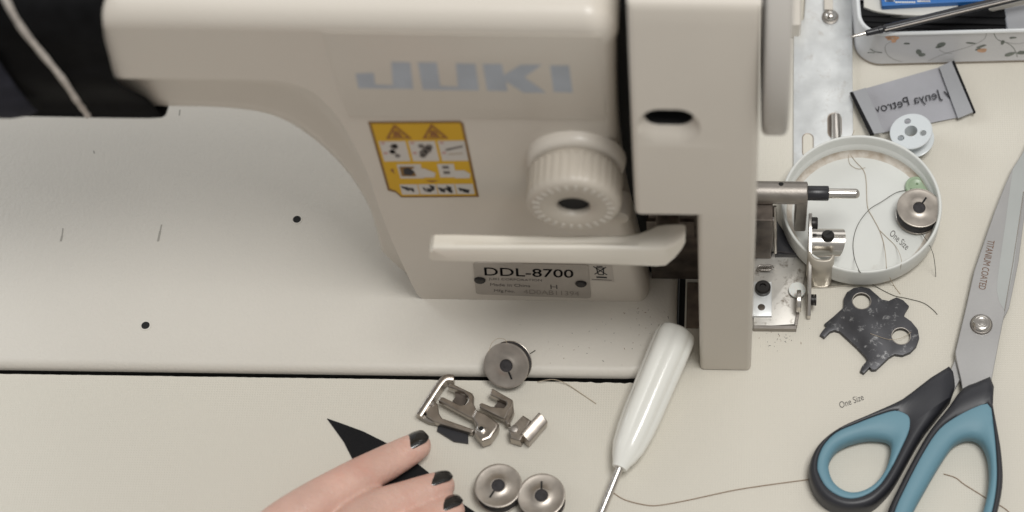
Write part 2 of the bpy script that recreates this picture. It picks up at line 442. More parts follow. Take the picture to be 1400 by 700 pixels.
sq(.02 + .16, .545, .44, .735, M['swhite'], 2); sq(.20, .575, .36, .705, M['ydark'], 3)
sp([(.24, .60), (.30, .585), (.36, .64), (.31, .69), (.23, .68)], M['ink'], 4)
sp([(.33, .60), (.47, .60), (.58, .66), (.56, .72), (.38, .72)], M['swhite'], 4)
sq(.62, .545, .80, .725, M['swhite'], 2); sp([(.78, .63), (.90, .63), (.96, .68), (.94, .735), (.78, .735)], M['swhite'], 3)
for v in (.57, .64): sq(.67, v, .74, v + .035, M['sgrey'], 4)
sp([(.09, .62), (.13, .60), (.13, .67)], M['sbrown'], 2); sp([(.44, .765), (.60, .765), (.52, .79)], M['sbrown'], 2)
for i in range(4):
    u = .15 + .205 * i; sq(u, .815, u + .195, .955, M['swhite'], 2)
    for k in range(4):
        cu, cv = u + .04 + .11 * random.random(), .845 + .07 * random.random(); w, h = .012 + .045 * random.random(), .01 + .03 * random.random()
        sp([(cu - w, cv - h), (cu + w, cv - h * .3), (cu + w * .6, cv + h), (cu - w * .5, cv + h * .5)], M['ink'], 3)
b.build('warning_sticker', sm)

# name plate and recycling sticker low on the column
pa, pb, pc, pd = [on(*p, YF) for p in ((647, 358), (804, 361), (808, 407), (651, 401))]
def nu(u, v, k=0):
    p = pa.lerp(pb, u).lerp(pd.lerp(pc, u), v); return Vector((p.x, YF - .5 - .08 * k, p.z))
b = MB(); ring = [nu(u, v) for u, v in rrect(0, 0, 1, 1, .05, 4)]
b.loft([[Vector((p.x, YF + .2, p.z)) for p in ring], ring], M['plate'])
def ntext(s, u0, v0, u1, v1, mt):
    o = nu(u0, v1, 1); b.text(s, o, nu(u1, v1, 1) - o, nu(u0, v0, 1) - o, mt)
ntext('DDL-8700', .09, .13, .86, .385, M['ink'])
ntext('DDL-8700', .094, .135, .864, .38, M['ink'])
ntext('JUKI CORPORATION', .12, .45, .585, .54, M['inkgrey'])
ntext('Made in China', .13, .62, .48, .71, M['inkgrey'])
ntext('H', .655, .61, .715, .74, M['inkgrey'])
ntext('Mfg.No.', .16, .815, .34, .92, M['inkgrey'])
ntext('4D0AB11394', .415, .785, .90, .925, M['satin'])
np_ = b.build('name_plate', sm)
for u, v in ((.045, .53), (.925, .545)):
    b = MB(); b.lathe([(2.6, -.2), (2.6, .5), (2.1, 1.0), (.01, 1.1)], nu(u, v), (0, -1, 0), M['screwblack'], 24); b.build('screw', np_)
wa, wb, wc, wd = [on(*p, YF) for p in ((802, 361), (837, 363), (840, 385), (806, 383.5))]
def wu(u, v, k=0):
    p = wa.lerp(wb, u).lerp(wd.lerp(wc, u), v); return Vector((p.x, YF - .12 - .08 * k, p.z))
b = MB(); b.face([wu(0, 0), wu(1, 0), wu(1, 1), wu(0, 1)], M['weee'])
def wline(u0, v0, u1, v1, w=.025, mt=None):
    d = Vector((u1 - u0, v1 - v0)).normalized(); n = Vector((-d.y, d.x)) * w
    b.face([wu(u0 - n.x, v0 - n.y, 1), wu(u1 - n.x, v1 - n.y, 1), wu(u1 + n.x, v1 + n.y, 1), wu(u0 + n.x, v0 + n.y, 1)], mt or M['ink'])
for l in ((.25, .1, .75, .58), (.75, .1, .25, .58), (.36, .16, .40, .58), (.64, .16, .60, .58), (.34, .16, .68, .16), (.40, .58, .60, .58), (.38, .08, .62, .08)): wline(*l)
b.face([wu(.3, .70, 1), wu(.72, .70, 1), wu(.72, .79, 1), wu(.3, .79, 1)], M['ink'])
wline(.1, .9, .9, .9, .018, M['inkgrey'])
b.build('recycling_sticker', sm)

# stitch length dial
YD = YF - 23
dc = on(784, 284, YD); dz = Vector((dc.x, 0, dc.z)); RD = 19.2
dial = thing('x', '', '') if False else None
b = MB()
N_R = 34
def rib(r, j, h): return r + (.18 if (j % 6) < 4 else -.08) * (1 if 7 < h < 19 and r > RD - 1.5 else 0)
b.lathe([(RD - 2.5, 0), (RD - 2.5, 6.4), (RD - .6, 6.6), (RD, 7.2), (RD, 9), (RD, 16), (RD, 18.8), (RD - .3, 20.5), (RD - 1.8, 21.8), (RD - 3.2, 22), (7.6, 22), (6.8, 21.2), (6.6, 19)], (dz.x, YF - 1, dz.z), (0, -1, 0), M['dial'], N_R * 6, True, False, rmod=rib)
b.lathe([(6.6, 19), (.01, 18.8)], (dz.x, YF - 1, dz.z), (0, -1, 0), M['black'], 24, False, False)
sd = b.build('stitch_dial', sm, smooth=50)
for k in range(26):
    b = MB()
    a = 2 * PI * k / 26
    rr0, rr1 = 13.6, 16.2 if k % 3 else 16.8
    ct, st = math.cos(a), math.sin(a); w = .62
    b.loft([[(dz.x + ct * rr + (-st) * ww, yy, dz.z + st * rr + ct * ww) for rr, ww in ((rr0, -w), (rr1, -w), (rr1, w), (rr0, w))] for yy in (YD - .0, YD - .35)], M['dialmark'])
    b.build('scale_mark', sd)
b = MB(); b.lathe([(RD + 1.2, 0), (RD + .9, 2.5), (RD + .2, 4.4), (RD - 1.2, 5.4), (RD - 3, 5.7), (RD - 4, 5.7)], (dz.x, YF + .2, dz.z + .8), (0, -1, 0), M['paint'], 64); b.build('dial_collar', sm)
b = MB(); c = on(850, 300, YF - 6); b.lathe([(6, 0), (6, 8), (5, 10), (.01, 10.5)], (c.x - 2, YF + 3, c.z + 3), (0, -1, 0), M['paint'], 28); b.build('boss', sm)

# white reverse-feed lever standing off the column front
Y0, Y1 = YF - 27, YF - 16
rings = []
for px, yt, ye, yl in ((587, 321, 343, 355), (592, 318, 340, 358), (620, 318, 340, 359), (700, 318, 340, 360.5), (800, 318, 340, 362), (852, 318, 341, 364), (872, 317, 341.5, 365), (886, 312, 341.5, 365.5), (898, 306, 341, 366), (910, 304.5, 339, 365), (922, 304, 333, 355), (932, 304, 325, 343), (937, 306, 319, 333)):
    f1 = on(px, ye, Y0); f0 = on(px, yl, Y0); k1 = at(px, yt, f1.z)
    zt, zb_ = f1.z, f0.z
    sc = 1.6 if 640 < px < 870 else .3
    yy1 = k1.y
    rings.append([Vector((f0.x, Y0 + 1.0, zb_)), Vector((f0.x, Y0, zb_ + 1.2)), Vector((f1.x, Y0, zt - 1.6)), Vector((f1.x, Y0 + .6, zt - .5)), Vector((f1.x, Y0 + 1.8, zt)),
                  Vector((f1.x, (Y0 + yy1) / 2, zt - sc)), Vector((f1.x, yy1 - 1, zt - sc)), Vector((f1.x, yy1, zt - sc - 1)), Vector((f0.x, yy1, zb_ + 1)), Vector((f0.x, yy1 - 1, zb_))])
b = MB(); b.loft(rings, M['plastic']); rl = b.build('reverse_lever', sm, smooth=50, bevel=.7)
c = on(922, 312, Y0 + 10)
b = MB(); b.lathe([(5, 0), (5, 46)], (c.x - 3, Y0 + 6, c.z - 6), (0, 1, 0), M['grime_and_shade'], 24); b.build('lever_shaft', sm)

# belt cover: L shaped front that leans back at the top
YC = at(992, 505, 1).y
ztop = 240.; ytop = at(940, 6, ztop).y
def gy(z):
    t = max(0, min(1, (z - 95) / (ztop - 95))); return YC + (ytop - YC) * (t ** 1.7)
def cx(px, py):                                  # x on the cover's leaning front
    p = on(px, py, YC)
    for _ in range(6): p = on(px, py, gy(p.z))
    return p
xl_, xr_ = cx(866, 250).x, cx(1035, 250).x
xn = cx(954, 320).x; zn = cx(920, 293).z
nz = [0.8] + [zn * i / 8 for i in range(1, 8)] + [zn - .01]
b = MB()
def cover_block(x0, x1, z0, z1, n):
    prof = []
    for i in range(n + 1): z = z0 + (z1 - z0) * i / n; prof.append((gy(z), z))
    return prof
# outline in y-z for the upper block and the leg, both swept along x
prof = [(gy(zn + (ztop - 3 - zn) * i / 16), zn + (ztop - 3 - zn) * i / 16) for i in range(17)]
prof += [(ytop + .9, ztop - .9), (ytop + 3, ztop), (ytop + 90, ztop + 2), (ytop + 90, zn)]
leg = [(YC, .8 + (zn - .8) * i / 8) for i in range(8)] + [(gy(zn - .0), zn)]
def sweep(pf, xs):
    cy = sum(p[0] for p in pf) / len(pf)
    rr = []
    for x, ins in xs:
        rr.append([Vector((x, y + (ins if i < 17 else 0), z)) for i, (y, z) in enumerate(pf)])
    return rr
e = [(0, 2.4), (.25, 1.3), (.8, .55), (1.5, .15), (2.4, 0)]
XS = [(xl_ + d, i) for d, i in e] + [(xr_ - d, i) for d, i in e[::-1]]
XS_leg = [(xn + d, i) for d, i in e] + [(xr_ - d, i) for d, i in e[::-1]]
legp = [(gy(z), z) for z in [.8] + [zn * i / 10 for i in range(1, 10)] + [zn - .02]]
legp = legp + [(YC + 78, zn - .02), (YC + 78, .8)]
rr = []
for x, ins in XS_leg:
    rr.append([Vector((x, y + (ins if i < 11 else 0), z)) for i, (y, z) in enumerate(legp)])
b.loft(sweep(prof, XS), M['coverpaint'])
cover = b.build('belt_cover', sm, smooth=50)
lb_ = MB(); lb_.loft(rr, M['coverpaint']); leg_o = lb_.build('leg_tmp', sm, smooth=50)
# oval pocket in the cover (cut, then the cutter is thrown away)
sc_ = cx(914, 167)
cb = MB()
def stz(w, h, y, dz=0): return [Vector((x, y, z)) for x, z in stadium(sc_.x, sc_.z + dz, w, h, 10)]
cb.loft([stz(45.5, 30.5, sc_.y - 12.5, -7.8), stz(19.2, 12.5, sc_.y + 2.4), stz(18.6, 12, sc_.y + 2.8)], M['coverpaint'], True, False)
cb.loft([stz(18.6, 12, sc_.y + 2.8), stz(18.6, 12, sc_.y + 17)], M['black'], False, True)
cutter = cb.build('cutter')
bm = bmesh.new(); bm.from_mesh(cutter.data); bmesh.ops.remove_doubles(bm, verts=bm.verts, dist=1e-5); bmesh.ops.recalc_face_normals(bm, faces=bm.faces); bm.to_mesh(cutter.data); bm.free()
md = cover.modifiers.new('cut', 'BOOLEAN'); md.operation = 'DIFFERENCE'; md.object = cutter; md.solver = 'EXACT'
try: md.material_mode = 'TRANSFER'
except Exception: pass
bpy.context.view_layer.update()
nm = bpy.data.meshes.new_from_object(cover.evaluated_get(bpy.context.evaluated_depsgraph_get()))
cover.modifiers.clear(); cover.data = nm; nm.name = 'belt_cover'
bpy.data.objects.remove(cutter)
bm = bmesh.new(); bm.from_mesh(nm); bm.from_mesh(leg_o.data); bm.to_mesh(nm); bm.free(); bpy.data.objects.remove(leg_o)
d = cover.modifiers.new('wn', 'WEIGHTED_NORMAL'); d.keep_sharp = True
nm.shade_smooth(); nm.set_sharp_from_angle(angle=math.radians(35))
b = MB(); b.lathe([(2.6, 0), (2.6, 5), (1.8, 6), (.01, 6.2)], (sc_.x + .5, sc_.y + 14, sc_.z + 1), (0, -1, .3), M['satin'], 20); b.build('screw', cover)
b = MB()                                          # dim pulley and bracket behind the cover opening
b.lathe([(30, 0), (30, 4), (26, 5), (26, 12), (30, 13), (30, 16)], (xl_ + 4, 25, 120), (1, 0, 0), M['grime_and_shade'], 40); b.build('pulley', sm)
b = MB(); b.box((RE[8].x - 4, YF + 16, ZB), (xl_ + 1.5, YF + 84, ZT - 6), M['black']); b.build('gap_shade_filler', sm)  # black box added so the column gap reads as deep shade
b = MB(); b.box((xb - 12, YF + 12, ZB + .5), (xn + 4, YF + 18, zn + 6), M['grime_and_shade']); b.build('notch_shade_panel', sm, bevel=.3)  # dark panel added to stand for the shade inside the notch
b = MB(); b.box((xr + .8, at(945, 448, 1).y, .2), (xn + 3, YF + 12, .8), M['padshade']); b.build('notch_shade_pad', sm, bevel=.2)  # added pad, its brown imitates shade between bed and cover leg
b = MB(); b.box((xl_ + 1, -6, 20), (xl_ + 9, 4, 118), M['grime_and_shade']); b.box((xl_ + 1, -16, 44), (xn - 3, -8, 58), M['grime_and_shade']); b.build('lever_bracket', sm)
# handwheel edge seen to the right of the cover
hwz, hr = 168., 62.
hc = at(1060, 185, hwz)
c0 = Vector((0, hc.y, hwz)) + UP * hr
for _ in range(3):
    pass
hx0, hx1 = at(1043, 100, 190).x, at(1079, 100, 190).x
b = MB(); b.lathe([(hr - 18, 0), (hr - 2.2, 0), (hr - .6, .6), (hr, 2.2), (hr, (hx1 - hx0) - 2.2), (hr - .6, (hx1 - hx0) - .6), (hr - 2.2, hx1 - hx0), (hr - 18, hx1 - hx0)], (hx0, c0.y, c0.z), (1, 0, 0), M['wheelpaint'], 96); b.build('handwheel', sm, smooth=60)

# ------------------------------------------------------------------ black cloth on the arm, and its cord
Ya = YF
cl = thing('arm_cloth', 'black cloth wrapped round the left end of the machine arm', 'cloth', (-400, 0, ZT))
ztp = ZT + 9
xs_r = [(YF + 60, ztp + 1.5, at(139, -30, ztp).x), (YF + 22, ztp + 1.5, at(140, 0, ztp).x), (YF + 9, ztp + 1.5, on(141, 12, YF).x), (YF + 2, ztp - 1, on(141, 22, YF).x), (YF - 2.0, ZT - 2, on(142, 36, YF).x), (YF - 2.2, ZT - 14, on(147, 58, YF).x),
        (YF - 2.4, (ZT + zl) / 2 - 4, on(156, 84, YF).x), (YF - 2.5, zl + 4, on(162, 103, YF).x), (YF - .5, zl - 4, on(168, 112, YF).x), (YF + 4, zl - 15, on(178, 126, YF).x), (YF + 9, zo + 14, on(190, 138, YF).x), (YF + 11, zo + 2, on(198, 146, YF).x), (YF + 15, zo - 2.5, on(204, 148, YF).x), (YF + 50, zo - 3, on(204, 145, YF).x)]
rows = crom([Vector((x, y, z)) for y, z, x in xs_r], 4)
b = MB(); rings = []
for i, r in enumerate(rows):
    row = []
    for j in range(15):
        t = j / 14; x = r.x + (-460 - r.x) * t ** 1.15
        wob = .9 * math.sin(x * .11 + i * .23) * math.sin(i * .31 + 1) * min(1, t * 6)
        row.append(Vector((x, r.y - wob * .7, r.z + .4 * wob)))
    rings.append(row)
b.loft(rings, M['cloth'], False, False, closed=False)
w = b.build('wrap', cl, solid=2.2, sub=1); 
# the lower dull navy fold at the far left
b = MB(); rings = []
fold = crom([on(-60, 40, YF - 5), on(-10, 72, YF - 6), on(12, 100, YF - 6), on(30, 125, YF - 4), on(48, 146, YF - 1), on(56, 151, YF + 5)], 5)
for i, p in enumerate(fold):
    row = []
    for j in range(9):
        t = j / 8; q = p + Vector((-95 * t, 0, 0)); q.y -= 3.0 * math.sin(PI * min(1, t * 3.5)) * .9; q.z -= (2.0 * math.sin(t * 9)) * (i / len(fold)) * 1.2
        row.append(q)
    rings.append(row)
b.loft(rings, M['clothdk'], False, False, closed=False); b.build('fold', cl, solid=2, sub=1)
cp = crom([on(x, y, Y) for x, y, Y in ((-4, -25, YF + 3), (8, 0, YF - 4), (28, 36, YF - 6), (58, 74, YF - 6), (84, 106, YF - 6), (104, 136, YF - 3), (113, 148, YF + 2))] + [on(120, 158, YF + 3)], 6)
b = MB(); b.tube(cp, [1.25 + .12 * math.sin(i * 1.1) for i in range(len(cp))], M['cord'], 10)
tag(b.build('cord'), 'pale cotton cord hanging over the black cloth on the arm', 'cord')

# ------------------------------------------------------------------ steel mounting plate beside the handwheel
zp = 2.4
pl = thing('mounting_plate', 'flat slotted steel mounting plate on the table beside the handwheel', 'steel plate', at(1125, 120))
out = [at(x, y, zp) for x, y in ((1085, 39), (1099, 25), (1105, -60), (1166, -60), (1165, 0), (1166, 120), (1167, 250), (1085, 250))]
b = MB(); b.prism(out, .2, zp, M['zinc'], .4); b.build('plate', pl)
for px, py, w, h in ((1104.5, 199, 4.6, 13), (1141, 172, 6.0, 14)):
    c = at(px, py, zp)
    b = MB(); st = stadium(c.y, c.x, h, w, 8)
    b.loft([[Vector((x, y, zp + .25)) for y, x in stadium(c.y, c.x, h + 1, w + 1, 8)], [Vector((x, y, zp + .12)) for y, x in st]], M['tinbase'], False, False)
    b.face([Vector((x, y, zp + .1)) for y, x in st], M['table'] if px < 1120 else M['grime_and_shade']); b.build('slot', pl)
c = at(1135, 24, zp)
b = MB(); b.lathe([(4.2, 0), (4.2, .8), (3.8, 1.0)], c, (0, 0, 1), M['satin'], 28, True, True); b.lathe([(3.1, 1), (3.0, 2.2), (2.3, 3.2), (1.2, 3.7), (.01, 3.8)], c, (0, 0, 1), M['chrome'], 28); b.build('screw', pl)
b = MB(); c = at(1143, 182, zp)
b.lathe([(2.4, -10), (2.4, 10), (2.1, 10.5), (.01, 10.6)], (c.x, c.y - 1, zp + 1.2), (0, 1, 0), M['chrome'], 20); b.build('pin', pl)
b = MB(); p0, p1 = at(1133, 13, zp + 3.2), at(1133, -40, zp + 3.2); b.box((p0.x - 2.2, p0.y, zp + 2.6), (p0.x + 2.2, p1.y, zp + 3.4), M['paint']); b.build('strap', pl, bevel=.3)
b = MB(); p0 = at(1090, 34, 12); b.box((p0.x - 3.2, p0.y, .3), (p0.x + 2.0, p0.y + 60, 12), M['paint'])
tag(b.build('spacer_block', bevel=1.2), 'cream block between the handwheel and the steel plate', 'block')

# ------------------------------------------------------------------ bobbin winder
zs = 40.
sp0 = at(1070, 263.5, zs); YW = sp0.y
def wx(px, py=264, z=zs): return at(px, py, z).x
bw = thing('bobbin_winder', 'grey metal bobbin winder with black spindle beside the belt cover', 'bobbin winder', (at(1070, 400).x, YW - 20, 0))
ax = (1, 0, 0)
b = MB(); x0, x1 = wx(1028), wx(1104)
b.lathe([(4.6, 0), (5.2, .4), (5.2, x1 - x0 - .5), (4.7, x1 - x0)], (x0, YW, zs), ax, M['satin'], 40)
b.lathe([(1.15, 0), (1.1, .1), (.01, .1)], (wx(1067.5), YW + 1.6, zs + 4.98), (0, .3, 1), M['black'], 16); b.build('housing', bw)
b = MB(); b.box((wx(1088), YW - 4.6, 13), (wx(1104.5), YW + 4.2, zs - 1), M['satin']); b.build('drop_arm', bw, bevel=.8)
b = MB(); x2, x3, x4 = wx(1133), wx(1171), wx(1177)
b.lathe([(3.3, 0), (3.4, .3), (3.4, x2 - x1 - .4), (3.1, x2 - x1)], (x1, YW, zs), ax, M['blackplastic'], 36); b.build('sleeve', bw)
b = MB(); b.lathe([(2.3, 0), (2.3, x3 - x2), (2.05, x3 - x2 + 1), (1.3, x4 - x2 - .3), (.01, x4 - x2)], (x2 - .5, YW, zs), ax, M['chrome'], 28)
b.build('spindle', bw)
b = MB(); q = at(1049, 345, 4); b.box((wx(1026), YW - 13, 2), (wx(1057), YW + 2, zs - 3), M['grime_and_shade']); b.box((wx(1056), YW - 11, 2), (wx(1059), YW - 9, 34), M['satin']); b.build('bracket', bw, bevel=.6)
b = MB(); q0, q1 = at(1060, 345, 2), at(1060, 300, 2); b.prism([at(x, y, 2.0) for x, y in ((1058, 300), (1070, 318), (1094, 352), (1060, 352))], .2, 5, M['blackplastic'], .3); b.build('rubber_pad', bw)
b = MB(); out = [at(x, y, 2) for x, y in ((1030, 345), (1102, 345), (1105, 352), (1089, 443), (1030, 447))]
b.prism(out, .2, 2.0, M['dusty'], .3)
p0, p1 = at(1030, 449, 3), at(1089, 445, 3); b.box((p0.x, p0.y, .2), (p1.x, p0.y + 1.6, 3.2), M['satin'])
b.prism([at(x, y, 3) for x, y in ((1086, 446), (1090, 445), (1097, 400), (1094, 400))], .2, 3.6, M['satin']); b.build('base_plate', bw, bevel=.15)
b = MB(); b.prism([at(x, y, 3.6) for x, y in ((1028, 385), (1055, 385), (1055, 432), (1028, 432))], 2, 3.6, M['zinc'], .3); sp_ = b.build('clamp_plate', bw)
c = at(1043, 394, 5)
b = MB(); b.lathe([(3.6, -1.4), (3.6, 1.2), (3.0, 1.9), (1.6, 1.9), (1.4, .8), (.01, .8)], c, (0, 0, 1), M['screwblack'], 28); b.build('screw', sp_)
c = at(1041, 420, 3.65); b = MB(); b.lathe([(1.7, 0), (1.5, .05), (.01, .06)], c, (0, 0, 1), M['grime_and_shade'], 20); b.build('screw_hole', sp_)
# upright plate, edge on, with its rolled clip and foot
xpl = at(1107, 340, 14).x
b = MB(); prof = [(at(1107, 291, 27).y, 27), (at(1107, 318, 27).y, 27), (at(1107, 400, 12).y, 12), (at(1104, 432, 4).y, 4), (at(1104, 432, 4).y, 1), (at(1107, 345, 1).y, 1), (at(1107, 345, 12).y + 4, 12)]
b.loft([[Vector((x, y, z)) for y, z in prof] for x in (xpl - .9, xpl + .7)], M['steel']); b.build('upright_plate', bw, bevel=.3)
b = MB(); c = at(1113, 300, 27); b.lathe([(2.9, 0), (2.9, 2.2), (2.6, 2.6), (.01, 2.6)], (xpl + .6, c.y - 1.5, c.z - 1), ax, M['screwblack'], 24); b.build('screw', bw)
zc = 14.; cc = at(1130, 332, zc); rc = 6.6
b = MB(); rings = []
for i in range(17):
    a = math.radians(-35 + 250 * i / 16)
    xe = at(1155, 320, zc).x - 2.4 * (1 - math.sin(a)) * .9
    rings.append([Vector((xx, cc.y - (rc - k) * math.cos(a), zc + (rc - k) * math.sin(a))) for xx, k in ((xpl, 0), (xe, 0), (xe - .2, .9), (xpl, .9))])
b.loft(rings, M['chrome']); b.build('clip', bw, smooth=50)
c = at(1132, 323, zc + rc)
b = MB(); b.lathe([(2.9, -.8), (2.9, 1.0), (2.5, 1.5), (.01, 1.5)], (c.x, c.y, zc + rc), (0, .25, 1), M['screwblack'], 28)
d = Vector((.75, .66, 0)); nn = Vector((-.66, .75, 0)); c2 = Vector((c.x, c.y + .4, zc + rc + 1.62))
b.face([c2 + d * 2.4 + nn * .25, c2 - d * 2.4 + nn * .25, c2 - d * 2.4 - nn * .25, c2 + d * 2.4 - nn * .25], M['black']); b.build('screw', bw)
b = MB(); f0 = at(1104, 391, .5); f1 = at(1136, 391, .5); hz = on(1120, 356, f0.y).z
ring0 = crom([Vector((xpl - .8, f0.y + 4.5, 0)), Vector((xpl + .6, f0.y + 1.5, 0)), Vector((xpl + 3.5, f0.y, 0)), Vector((f1.x - 2, f0.y + .2, 0)), Vector((f1.x, f0.y + 3.2, 0))], 4)
rings = [[p + Vector((0, 0, z)) for p in ring0] for z in (.5, hz * .5, hz)]
b.loft(rings, M['bracket'], False, False, closed=False); b.build('foot_bracket', bw, solid=1.3)
b = MB(); b.prism([at(x, y, 1.2) for x, y in ((1106, 393), (1132, 392.5), (1169, 388.5), (1150, 386), (1132, 386))], .5, 1.2, M['chrome']); b.build('cutting_blade', bw)
b = MB(); b.tube([at(1038 + 4 * math.cos(i * .9) + i * .45, 366 + 3.4 * math.sin(i * .9), 4 + .02 * i) for i in range(36)], .35, M['satin'], 6); b.build('spring', bw)
b = MB(); b.tube([at(1059, 282, 36), at(1059.5, 310, 26), at(1060, 345, 6)], .9, M['steel'], 12); b.build('rod', bw)
b = MB(); c = at(1074, 330, 6); b.tube([at(1052, 346, 4), at(1068, 344, 6), at(1086, 347, 5), at(1104, 343, 5)], .5, M['threaddark'], 8); b.build('felt_cord', bw)
b = MB(); c = at(1092, 412, 7); b.lathe([(4.9, 0), (5.2, .3), (5.2, 1.7), (4.9, 2.0)], (c.x - 1, c.y, 7.2), ax, M['chrome'], 36); b.build('friction_wheel', bw)
b = MB(); c = at(1090, 396, 4); b.lathe([(3.9, 0), (3.9, .8), (1.5, .9)], (c.x, c.y, 3.2), (0, 0, 1), M['white'], 28); b.build('washer', bw)
b = MB(); c = at(1104, 412, 7); b.lathe([(2.6, 0), (2.6, 1.3), (.5, 1.35)], (xpl + .7, c.y + .5, 7.5), ax, M['screwblack'], 20); b.lathe([(2.6, 1.5), (2.6, 2.4), (.5, 2.45)], (xpl + .7, c.y + .5, 7.5), ax, M['screwblack'], 20); b.build('screw', bw)

# ------------------------------------------------------------------ round white tray and what lies in it
zr = 14.5
tc = at(1178, 276.5, zr + 2); RTR = (at(1288, 277, zr + 2).x - at(1068, 277, zr + 2).x) / 2
tray = None
b = MB()
b.lathe([(RTR - 1.8, .6), (RTR - .9, 1.2), (RTR - .3, 3), (RTR, zr - 1), (RTR - .2, zr - .25), (RTR - .7, zr), (RTR - 1.3, zr - .2), (RTR - 1.5, zr - .9), (RTR - 2.0, zr - 5), (RTR - 2.1, zr - 5.6), (RTR - 2.5, zr - 6), (RTR - 2.8, 5.4)], (tc.x, tc.y, 2.0), (0, 0, 1), M['trayw'], 128, True, False)
b.lathe([(RTR - 2.8, 5.4), (RTR - 3.0, 4.0), (RTR - 3.8, 3.0), (RTR - 5.4, 2.6)], (tc.x, tc.y, 2.0), (0, 0, 1), M['traydirt'], 128, False, False)
b.lathe([(RTR - 5.4, 2.6), (.01, 2.5)], (tc.x, tc.y, 2.0), (0, 0, 1), M['trayw'], 128, False, True)
tray = tag(b.build('round_tray', smooth=60), 'shallow round white plastic tray holding a button and a bobbin', 'tray')
ZF = 4.6                                          # tray floor
b = MB()
for x, y, n in ((1205, 240, 3), (1176, 287, 2), (1183, 342, 3), (1155, 355, 2)):
    c = at(x, y, ZF + .05)
    pts = [c + Vector((random.uniform(-1, 1) * 1.2, random.uniform(-1, 1), 0)) for _ in range(4)]
# button
c = at(1253, 254, ZF + 2.4)
bt = thing('button', 'pale green two-hole button under the bobbin in the white tray', 'button', (c.x, c.y, ZF))
b = MB(); b.lathe([(4.6, 0), (5.4, .6), (5.5, 1.7), (5.1, 2.3), (4.2, 2.35), (3.6, 1.9), (.01, 1.8)], (c.x, c.y, ZF), (.10, -.05, 1), M['green'], 40)
b.build('disc', bt)
for dx, dy in ((.4, 1.4), (.2, -1.6)):
    b = MB(); b.lathe([(.65, 0), (.01, .03)], (c.x + dx, c.y + dy, ZF + 1.93), (.10, -.05, 1), M['greendk'], 14, True, True); b.build('hole', bt)

# metal bobbin: two dished flanges on a core, wound with dark thread
def make_bobbin():
    r = thing('metal_bobbin', 'x', 'bobbin')
    R0 = 10.4; H = 8.6
    def fl(z, s):
        b = MB(); b.lathe([(2.9, z), (R0 - .3, z), (R0, z + s * .3), (R0 - .15, z + s * .75), (R0 - .6, z + s * .85), (R0 - 1.2, z + s * .72), (R0 * .6, z + s * .66), (3.9, z + s * .68), (3.4, z + s * .9), (2.95, z + s * .85), (2.9, z)], (0, 0, 0), (0, 0, 1), M['bob'], 64, False, False)
        return b
    b = fl(H - 1, 1)
    # slot beside the hole
    b.face([Vector(p) for p in ((-.42, 2.9, H - .06), (.42, 2.9, H - .06), (.42, 6.6, H - .22), (-.42, 6.6, H - .22))], M['black'])
    b.build('flange', r, smooth=50)
    R0 = 10.0; b = fl(1, -1); b.build('flange', r, smooth=50)
    b = MB(); b.lathe([(2.95, 0.1), (2.95, H - .1)], (0, 0, 0), (0, 0, 1), M['satin'], 32, False, False); b.lathe([(2.92, H - 3.2), (1.2, H - 3.0), (.01, H - 2.9)], (0, 0, 0), (0, 0, 1), M['core'], 24, False, True); b.build('core', r)
    b = MB(); b.lathe([(9.4, .9), (9.9, 1.6), (10.0, H / 2), (9.9, H - 1.6), (9.4, H - .9)], (0, 0, 0), (0, 0, 1), M['threaddark'], 48); b.build('thread', r)
    return r
bob0 = make_bobbin()
def place_bobbin(o, px, py, z, rot, label):
    H = 8.6
    q = at(px, py, z + H * .98) if rot[0] == 0 else at(px, py, z)
    o.location = Vector((q.x, q.y, z)) * S; o.rotation_euler = rot
    o['label'] = label; o['group'] = 'metal bobbins lying on the table'
place_bobbin(bob0, 1255.5, 283, ZF + 1.2, (0, .06, math.radians(-32)), 'metal bobbin of dark thread inside the round white tray')
b2 = copy_tree(bob0); place_bobbin(b2, 740, 677, 0.2, (0, 0, math.radians(2)), 'right one of two metal bobbins by the fingertips')
b3 = copy_tree(bob0); place_bobbin(b3, 681, 663.5, .2, (0, 0, math.radians(150)), 'left one of two metal bobbins, nearest the fingertips')
b4 = copy_tree(bob0); place_bobbin(b4, 694, 494, 4.2, (math.radians(38), math.radians(-7), math.radians(-165 + 180 - 20)), 'metal bobbin tilted against the front edge of the machine bed')
b4.rotation_euler = Matrix.Rotation(math.radians(7), 3, 'Y').to_4x4().to_euler()
nrmv = Vector((-.13, -.60, .79)).normalized()
q4 = Vector((0, 0, 1)).rotation_difference(nrmv).to_matrix().to_4x4() @ Matrix.Rotation(math.radians(200), 4, 'Z')
b4.rotation_euler = q4.to_euler()
fc = at(692, 500, 11.0)
b4.location = (fc - nrmv * 8.4) * S

# white plastic bobbin leaning on the satin label
wb_ = thing('plastic_bobbin', 'pale plastic bobbin with round holes resting on the grey label', 'bobbin')
b = MB()
Hh, Rw = 8.2, 10.2
def flange_holes(z0, z1):
    n = 72; holes = [(0, 0, 3.0)] + [(5.9 * math.cos(a), 5.9 * math.sin(a), 1.65) for a in (math.radians(100), math.radians(-15), math.radians(222))]
    bm = bmesh.new()
    return holes
